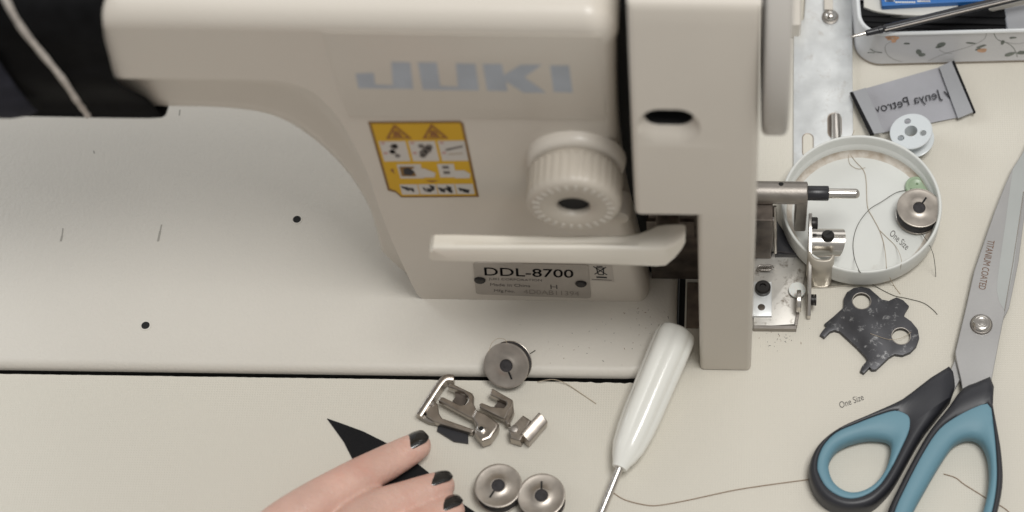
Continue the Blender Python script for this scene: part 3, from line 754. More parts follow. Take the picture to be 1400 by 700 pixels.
# flange built as a disc whose holes show the dim inside
hl = [(0, 0, 3.1)] + [(6.0 * math.cos(a), 6.0 * math.sin(a), 1.65) for a in (math.radians(104), math.radians(-18), math.radians(215))]
b.lathe([(Rw - .5, Hh - 1.1), (Rw, Hh - .8), (Rw, Hh - .3), (Rw - .4, Hh), (.01, Hh)], (0, 0, 0), (0, 0, 1), M['palebob'], 72, True, True)
ft = b.build('flange', wb_, smooth=50)
cb = MB()
for x, y, r in hl: cb.lathe([(r, Hh - 7.9 if r > 3 else Hh - 1.9), (r, Hh + 2)], (x, y, 0), (0, 0, 1), M['palebob'], 32)
cutter = cb.build('cutter')
md = ft.modifiers.new('cut', 'BOOLEAN'); md.object = cutter; md.operation = 'DIFFERENCE'; md.solver = 'EXACT'
bpy.context.view_layer.update()
nm = bpy.data.meshes.new_from_object(ft.evaluated_get(bpy.context.evaluated_depsgraph_get()))
ft.modifiers.clear(); ft.data = nm; bpy.data.objects.remove(cutter); nm.shade_smooth(); nm.set_sharp_from_angle(angle=math.radians(35))
b = MB(); b.lathe([(Rw - .4, 0), (Rw, .3), (Rw, .8), (Rw - .5, 1.1), (4.6, 1.1), (4.4, 1.3), (4.4, Hh - 1), (3.1, Hh - 1), (3.1, .4)], (0, 0, 0), (0, 0, 1), M['palebob'], 72, False, False); b.build('spool', wb_, smooth=50)
nw = Vector((-.20, .03, .97)).normalized()
wb_.rotation_euler = Vector((0, 0, 1)).rotation_difference(nw).to_euler()
wc = at(1245.5, 179, 13.5); wb_.location = (wc - nw * Hh) * S

# ------------------------------------------------------------------ grey woven name label
lb = thing('woven_label', 'grey satin label with mirrored name lettering and folded black-edged ends', 'label', at(1245, 130))
def LQ(u, v):                                     # u along the length, v across; the left end curls up
    p = at(*[(1183 + (1284 - 1183) * u + (0 + (1208 - 1183) * (1 - u) + (1310 - 1284) * u) * v), (121 + (92 - 121) * u) + ((181 - 121) * (1 - u) + (160.5 - 92) * u) * v], 2.0)
    return p
b = MB(); rows = []
for i in range(13):
    u = i / 12; row = []
    for j in range(7):
        v = j / 6; p = LQ(u, v); z = 1.6 + 2.2 * max(0, .22 - u) / .22 * (1 - .5 * v) + .3 * math.sin(u * 5 + v); q = at(*[0, 0], 0) if False else p
        # keep the point on the line of sight height: shift so that the outline stays as measured
        k = (z - 2.0); q = Vector((p.x, p.y, 2.0)) + (CAM - p).normalized() * (k / (CAM - p).normalized().z)
        row.append(q)
    rows.append(row)
b.loft(rows, M['satinlabel'], False, False, closed=False)
zt_ = 2.5
o = at(1301, 134.5, 2.6); e = at(1198, 158.5, 3.3)
ev = at(1241.5, 129, 3.2) - at(1246, 144.5, 3.2)
b.text('y Jenya Petrov', o, e - o, ev, M['ink'])
b.build('label_body', lb)
def strip(pts, z, name, m1, edge):
    b = MB(); P = [at(x, y, z) for x, y in pts]; b.loft([[p + Vector((0, 0, -.5)) for p in P], P], m1)
    if edge:
        E_ = [at(x, y, z + .06) for x, y in edge]; b.loft([[p + Vector((0, 0, -1.2)) for p in E_], E_], M['fabric'])
    b.build(name, lb)
strip([(1162.5, 126), (1183.5, 120), (1209, 181), (1192, 183)], 6.0, 'folded_end', M['satinfold'], [(1162, 126), (1166, 125.5), (1195, 183), (1190, 184)])
strip([(1284, 91), (1303, 83), (1333, 152), (1310, 161.5)], 3.9, 'folded_end', M['satinfold'], [(1301, 84), (1304.5, 82.5), (1334, 153), (1331, 154.5)])

# ------------------------------------------------------------------ 'One Size' stick-on letterings
def size_tag(px0, py0, px1, py1, hx, hy, z, label):
    b = MB(); o = at(px0, py0, z); e = at(px1, py1, z) - o; v = at(px0 + hx, py0 + hy, z) - o
    b.text('One Size', o, e, v, M['inkgrey'])
    tag(b.build('size_tag'), label, 'size tag', 'One Size tags')
size_tag(1215.5, 321, 1239, 342.5, 5.2, -7.5, ZF + .06, 'small dark One Size lettering on the floor of the white tray')
size_tag(1149, 558.5, 1181.5, 546.5, -2.6, -8.5, .08, 'small brown One Size lettering on the table by the scissors')

# ------------------------------------------------------------------ dark flat machine key
k0 = at(1190, 440)
ky = thing('screw_key', 'dark flat steel key tool with two round holes and short prongs', 'tool', k0)
out = [(1153, 420), (1153.5, 408), (1158, 399), (1167, 393.5), (1178, 391.5), (1189, 394), (1197, 401), (1206, 409), (1215, 411), (1221, 408), (1226, 406), (1235, 410), (1243, 418), (1238, 426), (1236, 432), (1246, 439), (1255, 450), (1257, 462), (1253, 473), (1245, 481), (1234, 485.5), (1223, 484), (1216, 488), (1198, 505), (1192, 505.5), (1189, 502), (1181, 510), (1176, 507), (1179, 500), (1186, 492), (1183, 487), (1172, 475), (1148, 453), (1141, 451), (1135, 453), (1127, 461), (1121, 457), (1126, 450), (1130, 446), (1127, 442.5), (1140, 432), (1152, 421)]
P = [at(x, y, 2.4) for x, y in out]
b = MB(); b.prism(P, .15, 2.4, M['key'], .35)
kb = b.build('blade', ky, smooth=18)
cb = MB()
for x, y, r in ((1178, 411.5, 4.1), (1232, 459.5, 4.1)):
    c = at(x, y, 2.4); cb.lathe([(r, -4), (r, 6)], (c.x, c.y, 0), (0, 0, 1), M['key'], 40)
cutter = cb.build('cutter'); md = kb.modifiers.new('cut', 'BOOLEAN'); md.object = cutter; md.operation = 'DIFFERENCE'; md.solver = 'EXACT'
bpy.context.view_layer.update()
nm = bpy.data.meshes.new_from_object(kb.evaluated_get(bpy.context.evaluated_depsgraph_get())); kb.modifiers.clear(); kb.data = nm; bpy.data.objects.remove(cutter)
nm.shade_smooth(); nm.set_sharp_from_angle(angle=math.radians(30))
for x, y, r in ((1178, 411.5, 4.1), (1232, 459.5, 4.1)):
    b = MB(); c = at(x, y, 2.4); b.lathe([(r, .2), (r, 2.42), (r + .35, 2.46), (r + .4, 2.4)], (c.x, c.y, 0), (0, 0, 1), M['satin'], 40, False, False); b.build('hole_rim', ky)

# ------------------------------------------------------------------ scissors
sx = thing('scissors', 'large grey-bladed scissors with charcoal and blue loop handles', 'scissors', at(1335, 470))
zb1 = 6.2
bl = [(1422, 160), (1397, 211), (1384.5, 230), (1374, 253), (1360.6, 287), (1347, 326), (1332, 370), (1321, 419), (1311, 460), (1306, 481), (1307, 490), (1314, 520), (1318, 548), (1350, 548), (1357, 513), (1366, 466), (1374, 426), (1386, 366), (1394, 303), (1400, 262), (1412, 205)]
b = MB(); b.prism([at(x, y, zb1) for x, y in bl], 4.2, zb1, M['blade'], .3)
bv = [(1414, 175), (1397, 212), (1385, 231), (1381, 257), (1375, 303), (1367, 358), (1363.5, 385), (1363, 398), (1366, 412), (1374, 425), (1386, 366), (1394, 303), (1400, 262), (1410, 210)]
b.face([at(x, y, zb1 + .08) for x, y in bv], M['bevel'])
hlb = [(1400, 262), (1394, 303), (1385, 362), (1374, 425)]
for i in range(3):
    (x0, y0), (x1, y1) = hlb[i], hlb[i + 1]
    b.face([at(x, y, zb1 + .14) for x, y in ((x0 - 1.3, y0), (x0 + .2, y0), (x1 + .2, y1), (x1 - 1.3, y1))], M['chrome'])
o = at(1350.5, 327.5, zb1 + .1); e = at(1337.5, 394.5, zb1 + .1); v = at(1360, 329.5, zb1 + .1) - o
b.text('TITANIUM COATED', o, e - o, v, M['copper'])
b.build('blade', sx, smooth=18)
b = MB(); b.prism([at(x, y, 3.8) for x, y in ((1424, 175), (1405, 262), (1400, 300), (1392.5, 358), (1380, 420), (1350, 480), (1312, 520), (1304, 535), (1297, 512), (1306, 490), (1330, 440), (1370, 300))], 2.0, 3.8, M['blade'], .3); b.build('blade', sx, smooth=18)
c = at(1342, 442, zb1 + 1.5)
b = MB(); b.lathe([(5.1, -.2), (5.1, .7), (4.7, 1.1)], (c.x, c.y, zb1), (0, 0, 1), M['satin'], 36); b.lathe([(4.5, 1.0), (4.4, 1.8), (3.7, 2.5), (2.4, 2.9), (2.0, 2.6), (1.4, 2.75), (.01, 2.8)], (c.x, c.y, zb1), (0, 0, 1), M['chrome'], 36); b.build('pivot_screw', sx, smooth=60)
def loop_handle(O, Mi, I, zt, z0, nm_, n=96):
    """charcoal shell from outline O in to Mi, blue grip from Mi to the finger hole I; outlines are matched by nearest angle round the hole"""
    O, Mi, I = [crom([at(x, y, zt * .75) for x, y in q], 8, True) for q in (O, Mi, I)]
    cen = sum(I, Vector()) / len(I)
    I = resample(I, n)
    def shoot(poly, d):
        best = None; k = len(poly)
        for i in range(k):
            a, c = poly[i] - cen, poly[(i + 1) % k] - cen; e = c - a
            den = d.x * e.y - d.y * e.x
            if abs(den) < 1e-9: continue
            t = (a.x * e.y - a.y * e.x) / den; s = (a.x * d.y - a.y * d.x) / den
            if t > 0 and -1e-6 <= s <= 1 + 1e-6 and (best is None or t > best): best = t
        return best
    rO, rM, rI = [], [], []
    for p in I:
        d = (p - cen); L_ = d.length; d = d / L_
        rI.append(p); a = shoot(Mi, d) or L_ * 1.1; c = shoot(O, d) or a * 1.1
        rM.append(cen + d * max(a, L_ + .8)); rO.append(cen + d * max(c, max(a, L_ + .8) + .8))
    def z_(p, z): return Vector((p.x, p.y, z))
    b = MB(); k = n
    r = []
    prof = ((0, .5, z0), (0, 0, z0 + 1.5), (0, 0, zt - 3.4), (.10, 0, zt - 1.5), (.32, 0, zt - .3), (.60, 0, zt), (.9, 0, zt - .25), (1.0, 0, zt - .7), (1.0, 0, zt - 2), (.98, 0, z0 + 1), (.8, 0, z0))
    for i in range(k + 1):
        o_, m_ = rO[i % k], rM[i % k]
        r.append([z_(o_.lerp(m_, t), z) for t, _, z in prof])
    b.loft(r, M['navy'], False, False); b.build(nm_ + 'shell', sx, smooth=60)
    b = MB(); r = []
    prof = ((0, z0 + 1.2), (0, zt - .9), (.12, zt - .55), (.5, zt - .7), (.85, zt - 1.5), (1.0, zt - 3.2), (1.0, z0 + 2.2), (.85, z0 + .8))
    for i in range(k + 1):
        m_, i_ = rM[i % k], rI[i % k]
        r.append([z_(m_.lerp(i_, t), z) for t, z in prof])
    b.loft(r, M['blue'], False, False); b.build(nm_ + 'grip', sx, smooth=60)
# thumb loop (left) and finger loop (right)
loop_handle([(1296, 500), (1260, 526), (1234, 546), (1194, 565), (1150, 585), (1118, 610), (1106, 640), (1113, 668), (1130, 687), (1158, 697), (1190, 692), (1212, 674), (1226, 655), (1240, 630), (1262, 592), (1289, 557), (1304, 536), (1305, 517)],
            [(1243, 574), (1235, 567), (1222, 564), (1198, 571), (1172, 581), (1143, 594), (1124, 614), (1117, 640), (1126, 664), (1142, 678), (1162, 684), (1184, 679), (1203, 665), (1218, 643), (1232, 615), (1242, 592)],
            [(1218, 604), (1196, 597), (1168, 601), (1144, 613), (1133, 634), (1138, 656), (1152, 669), (1168, 673), (1186, 668), (1202, 655), (1214, 634)], 11, .8, 'thumb_')
loop_handle([(1316, 531), (1336, 522), (1358, 514), (1359, 530), (1357, 553), (1362, 580), (1369, 620), (1371, 660), (1364, 700), (1350, 745), (1318, 790), (1270, 805), (1228, 790), (1208, 750), (1212, 705), (1230, 664), (1252, 622), (1272, 588), (1297, 557)],
            [(1352, 556), (1334, 559), (1303, 575), (1282, 592), (1262, 622), (1240, 664), (1222, 705), (1217, 745), (1234, 780), (1270, 794), (1312, 780), (1342, 742), (1356, 700), (1362, 660), (1361, 620), (1357, 580)],
            [(1342, 602), (1325, 596), (1306, 604), (1290, 625), (1268, 662), (1247, 702), (1238, 740), (1248, 768), (1272, 778), (1304, 764), (1330, 735), (1344, 700), (1353, 660), (1352, 625)], 12, 1.2, 'finger_')

# ------------------------------------------------------------------ white-handled screwdriver
sdv = thing('screwdriver', 'screwdriver with glossy ribbed white handle leaning across the bed corner', 'screwdriver', at(870, 590))
h0, h1 = at(922, 462, 15.0), at(868, 590, 10.5)
axd = (h1 - h0).normalized()
Lh = (h1 - h0).length
u_ = Vector((0, 0, 1)); u_ = (u_ - axd * u_.dot(axd)).normalized(); v_ = axd.cross(u_)
def sec(d, r, lob, ph=.5):
    c = h0 + axd * d; out = []
    for j in range(72):
        a = 2 * PI * j / 72; rr = r * (1 + lob * (abs(math.cos(3 * (a + ph))) - .6)); out.append(c + (u_ * math.cos(a) + v_ * math.sin(a)) * rr)
    return out
b = MB(); pr = [(-4.4, 5.6, .03), (-4.0, 7.2, .05), (-2.9, 8.3, .08), (0, 8.9, .11), (6, 9.0, .11), (Lh * .5, 8.7, .11), (Lh * .8, 8.5, .11), (Lh, 8.0, .10), (Lh + 8, 7.0, .07), (Lh + 13, 5.4, .03), (Lh + 16, 4.0, 0), (Lh + 18, 3.4, 0)]
b.loft([sec(*p) for p in pr], M['handle']); b.build('handle', sdv, smooth=70, wn=True)
e0 = h0 + axd * (Lh + 17); e1 = at(806, 740, 3.2)
b = MB(); b.tube([e0, e0.lerp(e1, .5), e1, e1 + (e1 - e0).normalized() * 30], 1.75, M['steel'], 20); b.build('shaft', sdv)

# ------------------------------------------------------------------ presser feet
def poly_part(mb, pts, z0, z1, mt, e=.5): mb.prism([at(x, y, z1) for x, y in pts], z0, z1, mt, e)
def zz(x, y): return (560 + x / 7., 500 + y / 7.)
def Z(pts): return [zz(*p) for p in pts]
pf = thing('presser_foot', 'hinged metal presser foot with a long side bar, left of the pair', 'presser foot', at(625, 560))
b = MB(); poly_part(b, Z([(365, 190), (390, 160), (600, 262), (615, 290), (612, 360), (640, 420), (600, 500), (570, 490), (275, 330), (285, 300), (320, 298), (480, 375), (530, 370), (558, 330), (555, 290), (520, 250), (370, 200)]), 4.5, 7.5, M['foot'], .5); b.build('fork', pf, smooth=18)
b = MB(); poly_part(b, Z([(430, 240), (545, 290), (550, 330), (520, 372), (475, 378), (410, 335), (440, 300)]), 2.4, 3.6, M['grime_and_shade'], .1); b.build('sole', pf, smooth=18)  # sole coloured dark to read as shadow in the fork slot
b = MB(); poly_part(b, Z([(635, 415), (750, 470), (850, 545), (840, 590), (770, 690), (690, 720), (620, 640), (640, 560), (600, 490)]), 2, 8.6, M['foot'], .8); fa = b.build('shank', pf, smooth=18)
c = at(*zz(686, 605), 9.2); b = MB(); b.lathe([(1.9, -.8), (1.9, .3), (1.6, .5)], c, (0, 0, 1), M['chrome'], 24); b.lathe([(1.1, .56), (.01, .6)], c, (0, 0, 1), M['black'], 16); b.build('screw', fa)
bar = crom([at(*zz(90, 470), 6), at(*zz(200, 300), 7), at(*zz(290, 165), 7.5), at(*zz(345, 112), 7.5), at(*zz(420, 112), 7)], 5)
b = MB(); rings = []
for i, p in enumerate(bar):
    t = (bar[min(i + 1, len(bar) - 1)] - bar[max(i - 1, 0)]); t.z = 0; t.normalize(); n_ = Vector((-t.y, t.x, 0))
    rings.append([p + n_ * 1.5 + Vector((0, 0, -5.5)), p - n_ * 1.5 + Vector((0, 0, -5.5)), p - n_ * 1.5 + Vector((0, 0, -.3)), p - n_ * 1.1, p + n_ * 1.1, p + n_ * 1.5 + Vector((0, 0, -.3))])
b.loft(rings, M['foot']); b.build('side_bar', pf, smooth=40)
b = MB(); poly_part(b, Z([(150, 440), (190, 330), (230, 325), (268, 365), (278, 450), (310, 500), (620, 610), (600, 640), (250, 540), (160, 480)]), 1.5, 5.2, M['foot'], .5); fa = b.build('hinge_arm', pf, smooth=18)
c = at(*zz(210, 362), 5.4); b = MB(); b.lathe([(1.25, -.3), (1.2, .5), (.01, .6)], c, (0, 0, 1), M['satin'], 20); b.build('pin', fa)
b = MB(); poly_part(b, Z([(80, 470), (150, 470), (230, 520), (245, 550), (180, 540), (85, 490)]), .3, 3.4, M['satin'], .3); b.build('bar_foot', pf, smooth=18)
b = MB(); poly_part(b, Z([(275, 560), (360, 560), (560, 640), (560, 740), (420, 720), (260, 620)]), .2, 1.6, M['blackplastic'], .3); b.build('base_sole', pf, smooth=18)
pg = thing('presser_foot', 'plain forked metal presser foot with upright tab, right of the pair', 'presser foot', at(700, 570))
b = MB(); poly_part(b, Z([(770, 250), (775, 225), (800, 218), (985, 325), (990, 345), (910, 510), (880, 500), (670, 395), (668, 365), (690, 352), (780, 388), (830, 392), (905, 400), (930, 370), (925, 345), (770, 275)]), 4.5, 7.5, M['foot'], .5); b.build('fork', pg, smooth=18)
b = MB(); poly_part(b, Z([(835, 320), (925, 350), (928, 380), (890, 425), (810, 385), (840, 355)]), 2.4, 3.6, M['grime_and_shade'], .1); b.build('sole', pg, smooth=18)  # dark colour here too stands for shadow between the prongs
b = MB(); poly_part(b, Z([(985, 335), (1000, 440), (960, 520), (965, 560), (930, 560), (905, 510)]), 3.5, 6.5, M['foot'], .6); b.build('neck', pg, smooth=18)
b = MB(); poly_part(b, Z([(1085, 470), (1160, 520), (1130, 580), (1060, 720), (960, 690), (945, 600), (1000, 555)]), 1, 7.0, M['foot'], .7); fa = b.build('shank', pg, smooth=18)
c = at(*zz(1003, 604), 7.2); b = MB(); b.lathe([(1.7, -.4), (1.7, .4), (1.2, .6), (.01, .6)], c, (0, 0, 1), M['satin'], 24); b.build('screw', fa)
b = MB(); P = [at(*zz(x, y), 9) for x, y in ((1238, 448), (1160, 535), (1060, 650))]
rings = [[p + Vector((0, 0, -8)), p + Vector((3.4, -3.0, -8)), p + Vector((4.0, -3.4, -2)), p + Vector((1.6, -1.0, 0)), p + Vector((0, .2, 0))] for p in P]
b.loft(rings, M['foot']); b.build('tab', pg, bevel=.4)

# ------------------------------------------------------------------ floral tin and its contents
HT = 27.
ta, tb_ = at(1188, 92, 0), at(1420, 86, 0)
tl_ = thing('floral_tin', 'open pale tin box printed with orange flowers and grey leaves', 'tin', ((ta.x + 75), ta.y + 40, 0))
ang = math.atan2(tb_.y - ta.y, tb_.x - ta.x)
o_ = Vector((at(1168.5, 50, 0).x, ta.y, 0))
ex = Vector((math.cos(ang), math.sin(ang), 0)); ey = Vector((-math.sin(ang), math.cos(ang), 0))
W_, D_ = 190., 110.
def tl(p, z): return o_ + ex * p[0] + ey * p[1] + Vector((0, 0, z))
def tring(ins, r, z): return [tl(p, z) for p in rrect(ins, ins, W_ - ins, D_ - ins, max(.5, r - ins), 10)]
b = MB(); b.loft([tring(1.2, 13, .3), tring(.2, 13, .8), tring(.2, 13, 1.8)], M['tinbase'], True, False)
b.loft([tring(.3, 13, 1.8), tring(.6, 13, 3), tring(.6, 13, HT - 2.2)], M['tin'], False, False)
b.loft([tring(.6, 13, HT - 2.2), tring(.1, 13, HT - 1.6), tring(0, 13, HT - .7), tring(.6, 13, HT), tring(1.5, 13, HT - .2), tring(2.1, 13, HT - 1), tring(2.2, 13, HT - 2.2)], M['tinrim'], False, False)
b.loft([tring(2.2, 13, HT - 2.2), tring(2.4, 13, 2.6), tring(3, 13, 2.0)], M['tin'], False, True)
# printed sprigs on the front wall: s runs along the wall, h up it
yw = .6 - .06
def fw(px, py):                                   # wall point under a spot of the photo
    n = -ey; p0 = tl((0, yw), 0); d = _ray(px, py); t_ = (p0 - CAM).dot(n) / d.dot(n); return CAM + d * t_
def pline(pts, w, mt):
    P = crom([fw(*p) for p in pts], 5)
    for i in range(len(P) - 1):
        t_ = (P[i + 1] - P[i]).normalized(); n = t_.cross(ey).normalized() * w
        b.face([P[i] - n, P[i + 1] - n, P[i + 1] + n, P[i] + n], mt)
def blob(px, py, w, h, a, mt, n=9, k=0):
    c = fw(px, py) - ey * (.03 + .02 * k)
    pts = []
    for i in range(n):
        t_ = 2 * PI * i / n; x, z = w * math.cos(t_), h * math.sin(t_); rr = 1 + random.uniform(-.18, .18)
        pts.append(c + ex * ((x * math.cos(a) - z * math.sin(a)) * rr) + Vector((0, 0, (x * math.sin(a) + z * math.cos(a)) * rr)))
    b.face(pts, mt)
pline([(1222, 55), (1211, 62), (1212, 73), (1222, 81), (1240, 86)], .16, M['vine'])
pline([(1349, 44), (1346, 53), (1334, 60), (1318, 66), (1290, 74), (1270, 83), (1258, 88)], .16, M['vine'])
pline([(1284, 68), (1292, 72), (1302, 73)], .14, M['vine'])
pline([(1358, 44), (1364, 54), (1377, 59), (1386, 66), (1391, 78)], .18, M['leaf'])
pline([(1372, 57), (1390, 60), (1412, 56)], .14, M['vine'])
pline([(1190, 67), (1197, 71), (1206, 72)], .3, M['leaf']); pline([(1186, 72), (1196, 72)], .35, M['leaf'])
for x, y, w, h, a, mt in ((1256, 71, 1.7, 2.6, .3, 'leaf'), (1260, 75, 1.6, 1.8, 1.2, 'leaf'), (1287, 61, 2.4, 2.2, .4, 'leaf'), (1283, 64, 1.7, 1.0, .2, 'leaf'), (1240, 59.5, 1.6, .8, 0, 'leaf'), (1327, 59, 2.6, .7, -.2, 'leaf'), (1342, 63, 2.6, .8, .5, 'leaf'), (1337, 67, 1.8, .7, .6, 'leaf'), (1371, 58, .9, 2.0, 0, 'leaf'), (1381, 74, 3.0, 1.4, .5, 'leaf'), (1397, 72, 2.6, 1.4, -.1, 'leaf'), (1385, 51.5, 1.8, .8, .1, 'leaf'), (1268, 87, 1.6, 1.0, .3, 'leaf'), (1205, 89, 2.2, .7, .1, 'vine'), (1412, 62, 2.2, 1.2, .4, 'leaf')):
    blob(x, y, w, h, a, M[mt])
for x, y in ((1216, 53), (1222, 55), (1226, 52), (1221, 50), (1214, 51)): blob(x, y, 1.3, 1.3, 0, M['orange'])
blob(1343, 69, 2.3, 1.8, 0, M['orange']); blob(1222, 57, 1.2, 1.0, 0, M['orange'])
for y0 in (20, 30): pass
b.build('box', tl_, smooth=50)
# blue card box
zc1 = 22.
bb = MB(); q = [at(x, y, zc1) for x, y in ((1206, 8.2), (1349, .8))]; dx = (q[1] - q[0]); dy = Vector((-dx.y, dx.x, 0)).normalized() * 45
P = [q[0], q[1], q[1] + dy, q[0] + dy]
bb.loft([[p + Vector((0, 0, -3.2)) for p in P], P], M['bluebox'])
for k, (x0, x1, y) in enumerate(((1210, 1222, 2.2), (1224, 1252, 4), (1254, 1271, 2.6))):
    for i in range(9):
        u0 = x0 + (x1 - x0) * i / 9; a_ = at(u0, y, zc1 + .08); bb.face([a_, a_ + Vector((.9, 0, 0)), a_ + Vector((.9, .9, 0)), a_ + Vector((0, .9, 0))], M['paper'])
tag(bb.build('card_box', bevel=.5), 'bright blue card box inside the floral tin', 'box')
# folded white paper
bb = MB(); P = crom([at(x, y, 18.4) for x, y in ((1181, 9), (1198, 15), (1225, 19), (1262, 20.5), (1310, 16))], 5)
bb.loft([[p + Vector((0, -.4, -2)), p + Vector((0, 0, 0)), p + Vector((0, 16, .5))] for p in P], M['paper'], False, False, closed=False)
tag(bb.build('paper_sheet', solid=.4), 'curved white paper lying under the blue card box', 'paper')
# black strips fanned in the tin
kinds = [((1175, 14), (1376, 16), 17), ((1176, 22), (1378, 27), 15.4), ((1172, 30), (1385, 33), 13.6), ((1178, 36), (1384, 39.5), 12), ((1180, 30), (1370, 22), 10.4), ((1178, 42), (1360, 37), 9.2)]
labels = ['topmost black strip under the paper inside the floral tin', 'second black strip from the back inside the floral tin', 'longest black strip, third from the back in the floral tin', 'black strip nearest the front wall of the floral tin', 'low black strip crossing slantwise beneath the others in the tin', 'lowest black strip on the bottom of the floral tin']
for (a_, c_, z), lab in zip(kinds, labels):
    p, q = at(*a_, z), at(*c_, z); d = (q - p).normalized(); n = Vector((-d.y, d.x, 0)) * 3.6
    bb = MB(); nseg = 12; rings = []
    for i in range(nseg + 1):
        t_ = i / nseg; c = p.lerp(q, t_) + Vector((0, 0, .5 * math.sin(t_ * 7 + z)))
        rings.append([c - n, c + n, c + n + Vector((0, 0, .9)), c - n + Vector((0, 0, .9))])
    bb.loft(rings, M['fabric']); bb.v = bb.v
    tag(bb.build('black_strip', bevel=.15), lab, 'strip', 'black strips in the tin')
bb = MB(); P = [at(x, y, 6) for x, y in ((1172, 0), (1390, 0), (1390, 46), (1180, 52))]; bb.loft([[p + Vector((0, 0, -3)) for p in P], P], M['fabric'])
tag(bb.build('black_cloth'), 'black cloth lining the bottom of the floral tin', 'cloth')
bb = MB(); P = [at(x, y, 18) for x, y in ((1372, 8), (1440, 0), (1440, 40), (1378, 42))]; bb.loft([[p + Vector((0, 0, -8)) for p in P], P], M['satinfold'])
tag(bb.build('grey_case', bevel=1.5), 'grey case at the right end of the floral tin', 'case')
# seam ripper with silver tip across the rim
def pr_(px, py, z): return at(px, py, z)
a0, a1 = at(1163, 50.5, 29.5), at(1440, -16, 34)
def pl_(t_): return a0.lerp(a1, t_)
Lr = (a1 - a0).length
sr = thing('seam_ripper', 'slim black pen-shaped seam ripper with silver tip lying across the tin rim', 'seam ripper', a0)
b = MB(); b.tube([pl_(0), pl_(.02), pl_(.075)], [.35, .7, .95], M['chrome'], 14); b.build('tip', sr)
b = MB(); b.tube([pl_(t_) for t_ in (.073, .08, .135, .137)], [1.2, 1.5, 1.7, 1.2], M['blackplastic'], 20); b.tube([pl_(t_) for t_ in (.135, .138, .155, .158, .17, .5, 1)], [1.3, 1.75, 1.8, 1.4, 2.0, 2.2, 2.2], M['blackplastic'], 20); b.build('barrel', sr, smooth=18)
b = MB(); off = Vector((.1, -1.7, 1.2)); b.tube([pl_(t_) + off for t_ in (.165, .5, 1)], [.45, .6, .6], M['satin'], 10); b.build('clip', sr)
a2, a3 = at(1352, 12, 24), at(1440, -6, 27)
b = MB(); b.tube([a2, a2.lerp(a3, .05), a3], [.8, 1.6, 1.7], M['plastic'], 16); tag(b.build('pencil'), 'pale stick lying beside the seam ripper in the tin', 'stick')

# ------------------------------------------------------------------ loose threads
def thread(pts, r, mt, label, z=.3):
    K = [(p[0], p[1], p[2] if len(p) > 2 else z) for p in pts]
    xy = crom([Vector((p[0], p[1], 0)) for p in K], 8); P = []
    for i, q in enumerate(xy):
        t_ = min(i / 8, len(K) - 1); k = min(int(t_), len(K) - 2); P.append(at(q.x, q.y, K[k][2] + (K[k + 1][2] - K[k][2]) * (t_ - k)))
    b = MB(); b.tube(P, r, mt, 6); return tag(b.build('loose_thread'), label, 'thread', 'loose threads')
zF = ZF + .3
thread([(1168, 178, 18), (1166, 183, 17.2), (1159, 196, 12), (1161, 208, zF), (1170, 221, zF), (1180, 232, zF), (1184, 246, zF), (1186, 282, zF), (1193, 297, zF), (1202, 314, zF), (1208, 332, zF), (1211, 352, 12), (1212, 366, 17.2), (1215, 376, 10), (1222, 390, .4), (1231, 402, .3)], .16, M['hair'], 'long beige thread crossing the white tray from back to front')
thread([(1203, 315, zF + .2), (1213, 325, zF), (1224, 336, zF), (1231, 350, zF + 4), (1232, 362, 17), (1226, 378, 4), (1210, 386, .5)], .13, M['hair'], 'short beige thread branching over the front wall of the tray')
thread([(1160, 205, zF + .3), (1161, 222, zF), (1168, 229, zF), (1176, 231, zF), (1183, 229, zF)], .12, M['hair'], 'small beige loop of thread at the back of the tray')
thread([(1246, 258, zF + 2), (1238, 260, zF + 1), (1224, 264, zF), (1205, 276, zF), (1188, 287, zF), (1173, 307, zF), (1166.5, 330, zF), (1168, 352, zF), (1174, 369, 17.2), (1176, 372, 17.2), (1184, 382, 6), (1200, 393, .4), (1222, 404, .3), (1240, 408, .3), (1262, 414, .3), (1275, 423, .3), (1281.5, 430, .3)], .17, M['hairdk'], 'dark curved thread running from the green button onto the table')
thread([(1259, 318, zF + 1), (1268, 330, 10), (1275, 345, 17), (1278, 360, 8), (1279.5, 378, .4)], .16, M['hairdk'], 'dark thread hanging from the bobbin over the tray wall')
thread([(735, 522, 1), (745, 520, 2.6), (758, 519, 2.6), (775, 525, 1.2), (796, 539, .4), (815, 552, .4)], .17, M['hair'], 'beige thread on the table edge beside the tilted bobbin')
thread([(836, 671), (843, 677), (856, 684), (880, 690), (900, 691), (940, 684), (1000, 671), (1040, 664.5), (1080, 659), (1110, 655)], .2, M['hairbr'], 'long brown thread between the screwdriver and the scissors')
thread([(1290, 648), (1306, 653), (1318, 662), (1334, 672), (1350, 682), (1376, 697), (1395, 720)], .2, M['hairbr'], 'brown thread seen through the right scissor loop')
thread([(668, 482, 20), (672, 470, 22), (680, 463, 20), (690, 464, 17), (694, 471, 17)], .12, M['hair'], 'fine pale hair curling above the tilted bobbin')
thread([(716, 490, 5), (724, 484, 3.6), (732, 479, 3.4)], .22, M['hairdk'], 'short dark snippet beside the tilted bobbin on the bed')
thread([(1190, 456, 2.9), (1215, 464, 2.9), (1232, 462, 2.9), (1246, 454, 2.9)], .10, M['hair'], 'faint short thread lying on the dark key tool')
